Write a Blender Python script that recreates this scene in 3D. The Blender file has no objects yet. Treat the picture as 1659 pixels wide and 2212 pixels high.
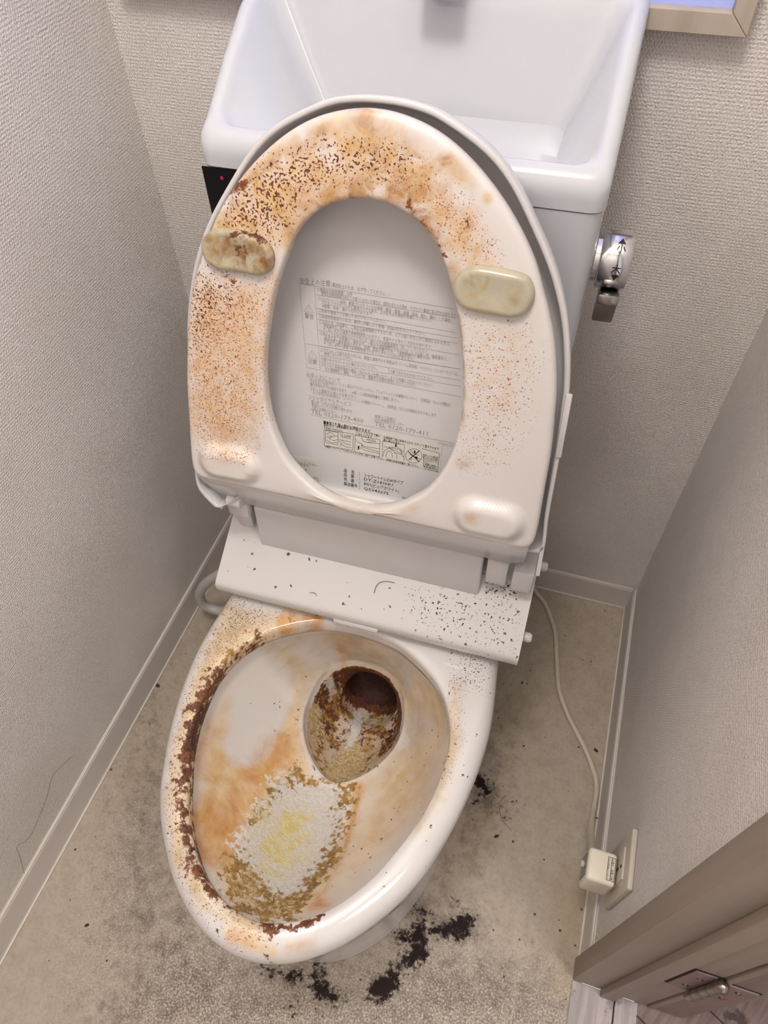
import bpy, bmesh, math, random
import numpy as np
from mathutils import Vector, Matrix

scene = bpy.context.scene
COL = scene.collection
random.seed(7)

# ---------------------------------------------------------------- camera
W_ROOM = 0.7874
cam_d = bpy.data.cameras.new('camera')
cam = bpy.data.objects.new('camera', cam_d)
COL.objects.link(cam)
yaw, pit, rol = -0.339152822, 0.894289487, -0.0370615208
fw = Vector((math.sin(yaw)*math.cos(pit), math.cos(yaw)*math.cos(pit), -math.sin(pit)))
r0 = Vector((math.cos(yaw), -math.sin(yaw), 0)); u0 = r0.cross(fw)
rt = math.cos(rol)*r0 + math.sin(rol)*u0
up = -math.sin(rol)*r0 + math.cos(rol)*u0
m = Matrix((rt, up, -fw)).transposed().to_4x4()
m.translation = Vector((0.589707941, -0.804008865, 1.17327512))
cam.matrix_world = m
cam_d.sensor_fit = 'HORIZONTAL'
cam_d.sensor_width = 36.0
cam_d.lens = 1547.36691/1659*36.0
cam_d.clip_start = 0.01
scene.camera = cam

# ---------------------------------------------------------------- world, lights, exposure
world = bpy.data.worlds.new('world'); scene.world = world; world.use_nodes = True
bg = world.node_tree.nodes['Background']
bg.inputs[0].default_value = (1.0, 0.98, 0.96, 1); bg.inputs[1].default_value = 0.9

def area(name, loc, size, power, color, target, shape='DISK'):
    d = bpy.data.lights.new(name, 'AREA'); d.shape = shape; d.size = size
    if shape == 'RECTANGLE': d.size_y = size
    d.energy = power; d.color = color
    o = bpy.data.objects.new(name, d); COL.objects.link(o); o.location = loc
    o.rotation_euler = (Vector(target)-Vector(loc)).to_track_quat('-Z', 'Y').to_euler()
    return o
pl_ = bpy.data.lights.new('ceiling_lamp_light', 'POINT'); pl_.energy = 29.0; pl_.color = (1.0, 0.97, 0.93); pl_.shadow_soft_size = .13
plo = bpy.data.objects.new('ceiling_lamp_light', pl_); COL.objects.link(plo); plo.location = (0.42, -0.72, 2.0)
area('hallway_light', (1.35, -1.05, 2.0), 0.5, 10.0, (1.0, 0.93, 0.90), (0.7, -0.8, 0.3))

vs = scene.view_settings
vs.view_transform = 'Standard'; vs.look = 'None'; vs.gamma = 1.0; vs.use_curve_mapping = False
vs.exposure = 0.0
scene.cycles.max_bounces = 8

# ---------------------------------------------------------------- helpers
def lin(h):
    h = h.lstrip('#'); c = [int(h[i:i+2], 16)/255 for i in (0, 2, 4)]
    return tuple((x/12.92 if x <= .04045 else ((x+.055)/1.055)**2.4) for x in c)+(1,)

class NT:
    def __init__(s, name):
        s.m = bpy.data.materials.new(name); s.m.use_nodes = True
        s.t = s.m.node_tree; s.b = s.t.nodes['Principled BSDF']
    def n(s, typ, **kw):
        x = s.t.nodes.new(typ)
        for k, v in kw.items(): setattr(x, k, v)
        return x
    def l(s, a, b): s.t.links.new(a, b)
    def setv(s, inp, v):
        if isinstance(v, (int, float, tuple)): inp.default_value = v
        else: s.l(v, inp)
    def coord(s, scale=(1, 1, 1)):
        tc = s.n('ShaderNodeTexCoord'); mp = s.n('ShaderNodeMapping'); mp.inputs['Scale'].default_value = scale
        s.l(tc.outputs['Object'], mp.inputs['Vector']); return mp.outputs[0]
    def noise(s, scale, detail=4, rough=.55, vec=None, dist=0.0):
        x = s.n('ShaderNodeTexNoise'); x.inputs['Scale'].default_value = scale
        x.inputs['Detail'].default_value = detail; x.inputs['Roughness'].default_value = rough
        x.inputs['Distortion'].default_value = dist
        s.l(vec if vec is not None else s.coord(), x.inputs['Vector']); return x.outputs[0]
    def voro(s, scale, vec=None, feature='F1', rnd=1.0):
        x = s.n('ShaderNodeTexVoronoi', feature=feature); x.inputs['Scale'].default_value = scale
        x.inputs['Randomness'].default_value = rnd
        s.l(vec if vec is not None else s.coord(), x.inputs['Vector']); return x.outputs['Distance']
    def math(s, op, a, b=0.0, clamp=False):
        x = s.n('ShaderNodeMath', operation=op); x.use_clamp = clamp
        s.setv(x.inputs[0], a); s.setv(x.inputs[1], b); return x.outputs[0]
    def ramp(s, v, lo, hi, smooth=True):
        x = s.n('ShaderNodeMapRange'); x.interpolation_type = 'SMOOTHSTEP' if smooth else 'LINEAR'
        s.setv(x.inputs['Value'], v); x.inputs['From Min'].default_value = lo; x.inputs['From Max'].default_value = hi
        return x.outputs[0]
    def mix(s, fac, a, b):
        x = s.n('ShaderNodeMix', data_type='RGBA'); s.setv(x.inputs['Factor'], fac)
        s.setv(x.inputs[6], a); s.setv(x.inputs[7], b); return x.outputs[2]
    def attr(s, name):
        x = s.n('ShaderNodeAttribute'); x.attribute_name = name; return x.outputs['Fac']
    def bump(s, h, strength, dist):
        x = s.n('ShaderNodeBump'); x.inputs['Strength'].default_value = strength; x.inputs['Distance'].default_value = dist
        s.l(h, x.inputs['Height']); s.l(x.outputs[0], s.b.inputs['Normal']); return x

def plain(name, col, rough=.35, metal=0.0, coat=0.0, spec=.5, bumps=None):
    k = NT(name); k.b.inputs['Base Color'].default_value = lin(col); k.b.inputs['Roughness'].default_value = rough
    k.b.inputs['Metallic'].default_value = metal; k.b.inputs['Coat Weight'].default_value = coat
    k.b.inputs['Specular IOR Level'].default_value = spec
    nz = k.noise(60, 3); v = k.ramp(nz, .2, .8)
    c = k.mix(k.math('MULTIPLY', v, .12), lin(col), tuple(x*.82 for x in lin(col)[:3])+(1,))
    k.l(c, k.b.inputs['Base Color'])
    if bumps: k.bump(k.noise(bumps[0], 4), bumps[1], bumps[2])
    return k.m

def stained(name, base, layers, rough=.2, coat=.3, dust=0.0, crust=None):
    """layers: (attribute, colour a, colour b, kind, noise scale, amplitude)"""
    k = NT(name); c = lin(base); rg = rough
    gloss = None
    for (at, ca, cb, kind, sc, amp) in layers:
        a = k.attr(at) if at else None
        if kind == 'cloud':
            nz = k.noise(sc, 6, .62, dist=.6)
            f = k.math('MULTIPLY', a, k.ramp(nz, .5-amp*.22, .5+amp*.22), True)
            cc = k.mix(k.ramp(k.noise(sc*1.7, 4), .35, .65), lin(ca), lin(cb))
        elif kind == 'soft':
            nz = k.ramp(k.noise(sc, 6, .65, dist=.5), .3, .7, False)
            f = k.ramp(k.math('ADD', a, k.math('MULTIPLY', k.math('SUBTRACT', nz, .5), k.math('MULTIPLY', k.ramp(a, 0.0, .3), amp))), .08, .95)
            cc = k.mix(k.ramp(k.noise(sc*2.1, 4), .35, .65), lin(ca), lin(cb))
        elif kind == 'crisp':
            nz = k.math('ADD', k.math('MULTIPLY', k.noise(sc, 7, .68), .62), k.math('MULTIPLY', k.noise(sc*.28, 4, .6, dist=.8), .38))
            nz = k.ramp(nz, .33, .67, False)
            f = k.ramp(k.math('ADD', a, k.math('MULTIPLY', k.math('SUBTRACT', nz, .5), amp)), .43, .57)
            cc = k.mix(k.ramp(k.noise(sc*1.6, 5), .35, .65), lin(ca), lin(cb))
            f = k.math('MULTIPLY', f, k.ramp(a, .01, .08))
        elif kind == 'speck':
            nz = k.noise(sc, 2, .5)
            th = k.math('SUBTRACT', amp, k.math('MULTIPLY', a, .11))
            f = k.ramp(k.math('SUBTRACT', nz, th), 0.0, .035)
            f = k.math('MULTIPLY', f, k.ramp(a, .02, .2))
            cc = k.mix(k.ramp(k.noise(sc*.31, 3), .4, .6), lin(ca), lin(cb))
        elif kind == 'dots':
            x = k.n('ShaderNodeTexVoronoi', feature='F1'); x.inputs['Scale'].default_value = sc
            wv = k.n('ShaderNodeVectorMath', operation='ADD'); nn = k.n('ShaderNodeTexNoise'); nn.inputs['Scale'].default_value = 420; cv_ = k.coord(); k.l(cv_, nn.inputs['Vector'])
            sv = k.n('ShaderNodeVectorMath', operation='SCALE'); sv.inputs['Scale'].default_value = .006; k.l(nn.outputs['Color'], sv.inputs[0])
            k.l(cv_, wv.inputs[0]); k.l(sv.outputs[0], wv.inputs[1]); k.l(wv.outputs[0], x.inputs['Vector'])
            sep = k.n('ShaderNodeSeparateColor'); k.l(x.outputs['Color'], sep.inputs[0])
            rad = k.math('MULTIPLY', k.math('POWER', sep.outputs[0], 3.0), amp)
            keep = k.math('LESS_THAN', sep.outputs[1], a)
            f = k.math('MULTIPLY', k.math('LESS_THAN', x.outputs['Distance'], rad), keep)
            cc = k.mix(sep.outputs[2], lin(ca), lin(cb))
        c = k.mix(f, c, cc)
        if kind in ('crisp', 'speck'):
            gloss = f if gloss is None else k.math('MAXIMUM', gloss, f)
    k.setv(k.b.inputs['Base Color'], c)
    if gloss is not None:
        k.l(k.math('ADD', k.math('MULTIPLY', gloss, .45), rough, True), k.b.inputs['Roughness'])
        k.l(k.math('MULTIPLY', k.math('SUBTRACT', 1.0, gloss), coat), k.b.inputs['Coat Weight'])
    else:
        k.b.inputs['Roughness'].default_value = rough; k.b.inputs['Coat Weight'].default_value = coat
    k.b.inputs['Coat Roughness'].default_value = .08
    if crust:
        h = k.math('MULTIPLY', k.noise(crust[1], 6, .65), k.attr(crust[0]))
        k.bump(h, crust[2], crust[3])
    return k.m

def empty(name, loc=(0, 0, 0), rz=0.0):
    o = bpy.data.objects.new(name, None); o.location = loc; o.rotation_euler = (0, 0, rz)
    o.empty_display_size = .05; COL.objects.link(o); return o
def tag(o, label=None, cat=None, group=None, kind=None):
    if label: o['label'] = label
    if cat: o['category'] = cat
    if group: o['group'] = group
    if kind: o['kind'] = kind
    return o
def mesh_obj(name, verts, faces, mat, parent=None, smooth=True):
    me = bpy.data.meshes.new(name); me.from_pydata([tuple(v) for v in verts], [], faces); me.update()
    bm = bmesh.new(); bm.from_mesh(me); bmesh.ops.recalc_face_normals(bm, faces=bm.faces); bm.to_mesh(me); bm.free()
    for p in me.polygons: p.use_smooth = smooth
    o = bpy.data.objects.new(name, me); COL.objects.link(o)
    if mat: me.materials.append(mat)
    if parent: o.parent = parent
    return o
def bm_obj(name, bm, mat, parent=None, smooth=False, angle=None):
    bmesh.ops.recalc_face_normals(bm, faces=bm.faces)
    me = bpy.data.meshes.new(name); bm.to_mesh(me); bm.free()
    for p in me.polygons: p.use_smooth = smooth
    if smooth:
        try: me.set_sharp_from_angle(angle=math.radians(angle or 40))
        except Exception: pass
    o = bpy.data.objects.new(name, me); COL.objects.link(o)
    if mat: me.materials.append(mat)
    if parent: o.parent = parent
    return o
def add_box(bm, lo, hi, bev=0.0, seg=2):
    v = [bm.verts.new((x, y, z)) for x in (lo[0], hi[0]) for y in (lo[1], hi[1]) for z in (lo[2], hi[2])]
    f = [(0, 1, 3, 2), (4, 6, 7, 5), (0, 4, 5, 1), (2, 3, 7, 6), (0, 2, 6, 4), (1, 5, 7, 3)]
    fs = [bm.faces.new([v[i] for i in q]) for q in f]
    if bev > 0:
        es = list({e for q in fs for e in q.edges})
        bmesh.ops.bevel(bm, geom=es, offset=bev, segments=seg, affect='EDGES', profile=.5)
def box(name, lo, hi, mat, parent=None, bev=0.0, seg=2):
    bm = bmesh.new(); add_box(bm, lo, hi, bev, seg); return bm_obj(name, bm, mat, parent, bev > 0)
def prism(name, pts, axis, a, b, mat, parent=None, bev=0.0, seg=2):
    """extrude polygon pts (2D) along axis (0,1,2) from a to b"""
    bm = bmesh.new()
    def P(p, h):
        q = [0, 0, 0]; o = [i for i in range(3) if i != axis]; q[o[0]] = p[0]; q[o[1]] = p[1]; q[axis] = h; return q
    A = [bm.verts.new(P(p, a)) for p in pts]; B = [bm.verts.new(P(p, b)) for p in pts]
    bm.faces.new(A); bm.faces.new(B[::-1])
    n = len(pts)
    for i in range(n): bm.faces.new([A[i], A[(i+1) % n], B[(i+1) % n], B[i]])
    if bev > 0: bmesh.ops.bevel(bm, geom=list(bm.edges), offset=bev, segments=seg, affect='EDGES', profile=.5)
    return bm_obj(name, bm, mat, parent, bev > 0)
def cr(pts, n):
    """catmull-rom through pts, n samples per span"""
    p = [np.array(q, float) for q in pts]; p = [2*p[0]-p[1]]+p+[2*p[-1]-p[-2]]; out = []
    for i in range(1, len(p)-2):
        for t in np.linspace(0, 1, n, endpoint=False):
            out.append(.5*((2*p[i])+(-p[i-1]+p[i+1])*t+(2*p[i-1]-5*p[i]+4*p[i+1]-p[i+2])*t*t+(-p[i-1]+3*p[i]-3*p[i+1]+p[i+2])*t**3))
    out.append(p[-2]); return np.array(out)
def tube(name, path, rad, mat, parent=None, seg=14):
    path = [Vector(p) for p in path]; n = len(path)
    rads = rad if isinstance(rad, (list, tuple, np.ndarray)) else [rad]*n
    V = []; F = []; nrm = None
    for i, p in enumerate(path):
        t = (path[min(i+1, n-1)]-path[max(i-1, 0)]).normalized()
        if nrm is None:
            nrm = t.cross(Vector((0, 0, 1)));
            if nrm.length < .1: nrm = t.cross(Vector((1, 0, 0)))
        nrm = (nrm - t*nrm.dot(t)).normalized(); b = t.cross(nrm)
        for k in range(seg):
            a = 2*math.pi*k/seg; V.append(p+rads[i]*(math.cos(a)*nrm+math.sin(a)*b))
    for i in range(n-1):
        for k in range(seg):
            a = i*seg+k; b2 = i*seg+(k+1) % seg; F.append((a, b2, b2+seg, a+seg))
    F.append(tuple(range(seg))); F.append(tuple(range((n-1)*seg, n*seg)))
    return mesh_obj(name, V, F, mat, parent)
def lathe(name, prof, mat, parent=None, seg=40, axis='Z', loc=(0, 0, 0)):
    V = []; F = []
    for (r, h) in prof:
        for k in range(seg):
            a = 2*math.pi*k/seg; c, s = r*math.cos(a), r*math.sin(a)
            V.append((c, s, h) if axis == 'Z' else ((h, c, s) if axis == 'X' else (c, h, s)))
    for i in range(len(prof)-1):
        for k in range(seg): F.append((i*seg+k, i*seg+(k+1) % seg, (i+1)*seg+(k+1) % seg, (i+1)*seg+k))
    F.append(tuple(range(seg))); F.append(tuple(range((len(prof)-1)*seg, len(prof)*seg)))
    o = mesh_obj(name, V, F, mat, parent); o.location = loc
    try: o.data.set_sharp_from_angle(angle=math.radians(35))
    except Exception: pass
    return o
def loft(name, rings, mat, parent=None, closed=True, cap0=False, cap1=False):
    R_ = [np.asarray(r, float) for r in rings]; n = len(R_[0]); V = np.concatenate(R_); F = []
    for i in range(len(R_)-1):
        for k in range(n if closed else n-1):
            F.append((i*n+k, i*n+(k+1) % n, (i+1)*n+(k+1) % n, (i+1)*n+k))
    if cap0: F.append(tuple(range(n)))
    if cap1: F.append(tuple(range((len(R_)-1)*n, len(R_)*n)))
    return mesh_obj(name, V, F, mat, parent)

# masks painted as vertex attributes from shapes given in the surface's own coordinates
def sd_poly(P, poly):
    poly = np.array(poly, float); d = np.full(len(P), 1e9); inside = np.zeros(len(P), bool)
    for i in range(len(poly)):
        a = poly[i]; b = poly[(i+1) % len(poly)]; ab = b-a
        t = np.clip(((P-a)@ab)/max(ab@ab, 1e-12), 0, 1)
        d = np.minimum(d, np.linalg.norm(P-(a+t[:, None]*ab), axis=1))
        c = ((a[1] > P[:, 1]) != (b[1] > P[:, 1])) & (P[:, 0] < (b[0]-a[0])*(P[:, 1]-a[1])/((b[1]-a[1]) or 1e-12)+a[0])
        inside ^= c
    return np.where(inside, -d, d)
def d_line(P, ln):
    ln = np.array(ln, float); d = np.full(len(P), 1e9)
    if len(ln) == 1: return np.linalg.norm(P-ln[0], axis=1)
    for a, b in zip(ln[:-1], ln[1:]):
        ab = b-a; t = np.clip(((P-a)@ab)/max(ab@ab, 1e-12), 0, 1)
        d = np.minimum(d, np.linalg.norm(P-(a+t[:, None]*ab), axis=1))
    return d
def paint(obj, P, masks, allow=None):
    P = np.asarray(P, float); me = obj.data
    for name, shapes in masks.items():
        val = np.zeros(len(P))
        for (kind, pts, r, soft, v) in shapes:
            if kind == 'P': s = sd_poly(P, pts)
            else: s = d_line(P, pts)-r
            x = np.clip(.5-s/max(soft, 1e-6)*.5, 0, 1); x = x*x*(3-2*x)*abs(v)
            if v < 0: val = val*(1-x)
            else: val = np.maximum(val, x)
        if allow is not None: val = val*allow(name)
        a = me.attributes.new(name, 'FLOAT', 'POINT'); a.data.foreach_set('value', val.astype(np.float32))

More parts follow.
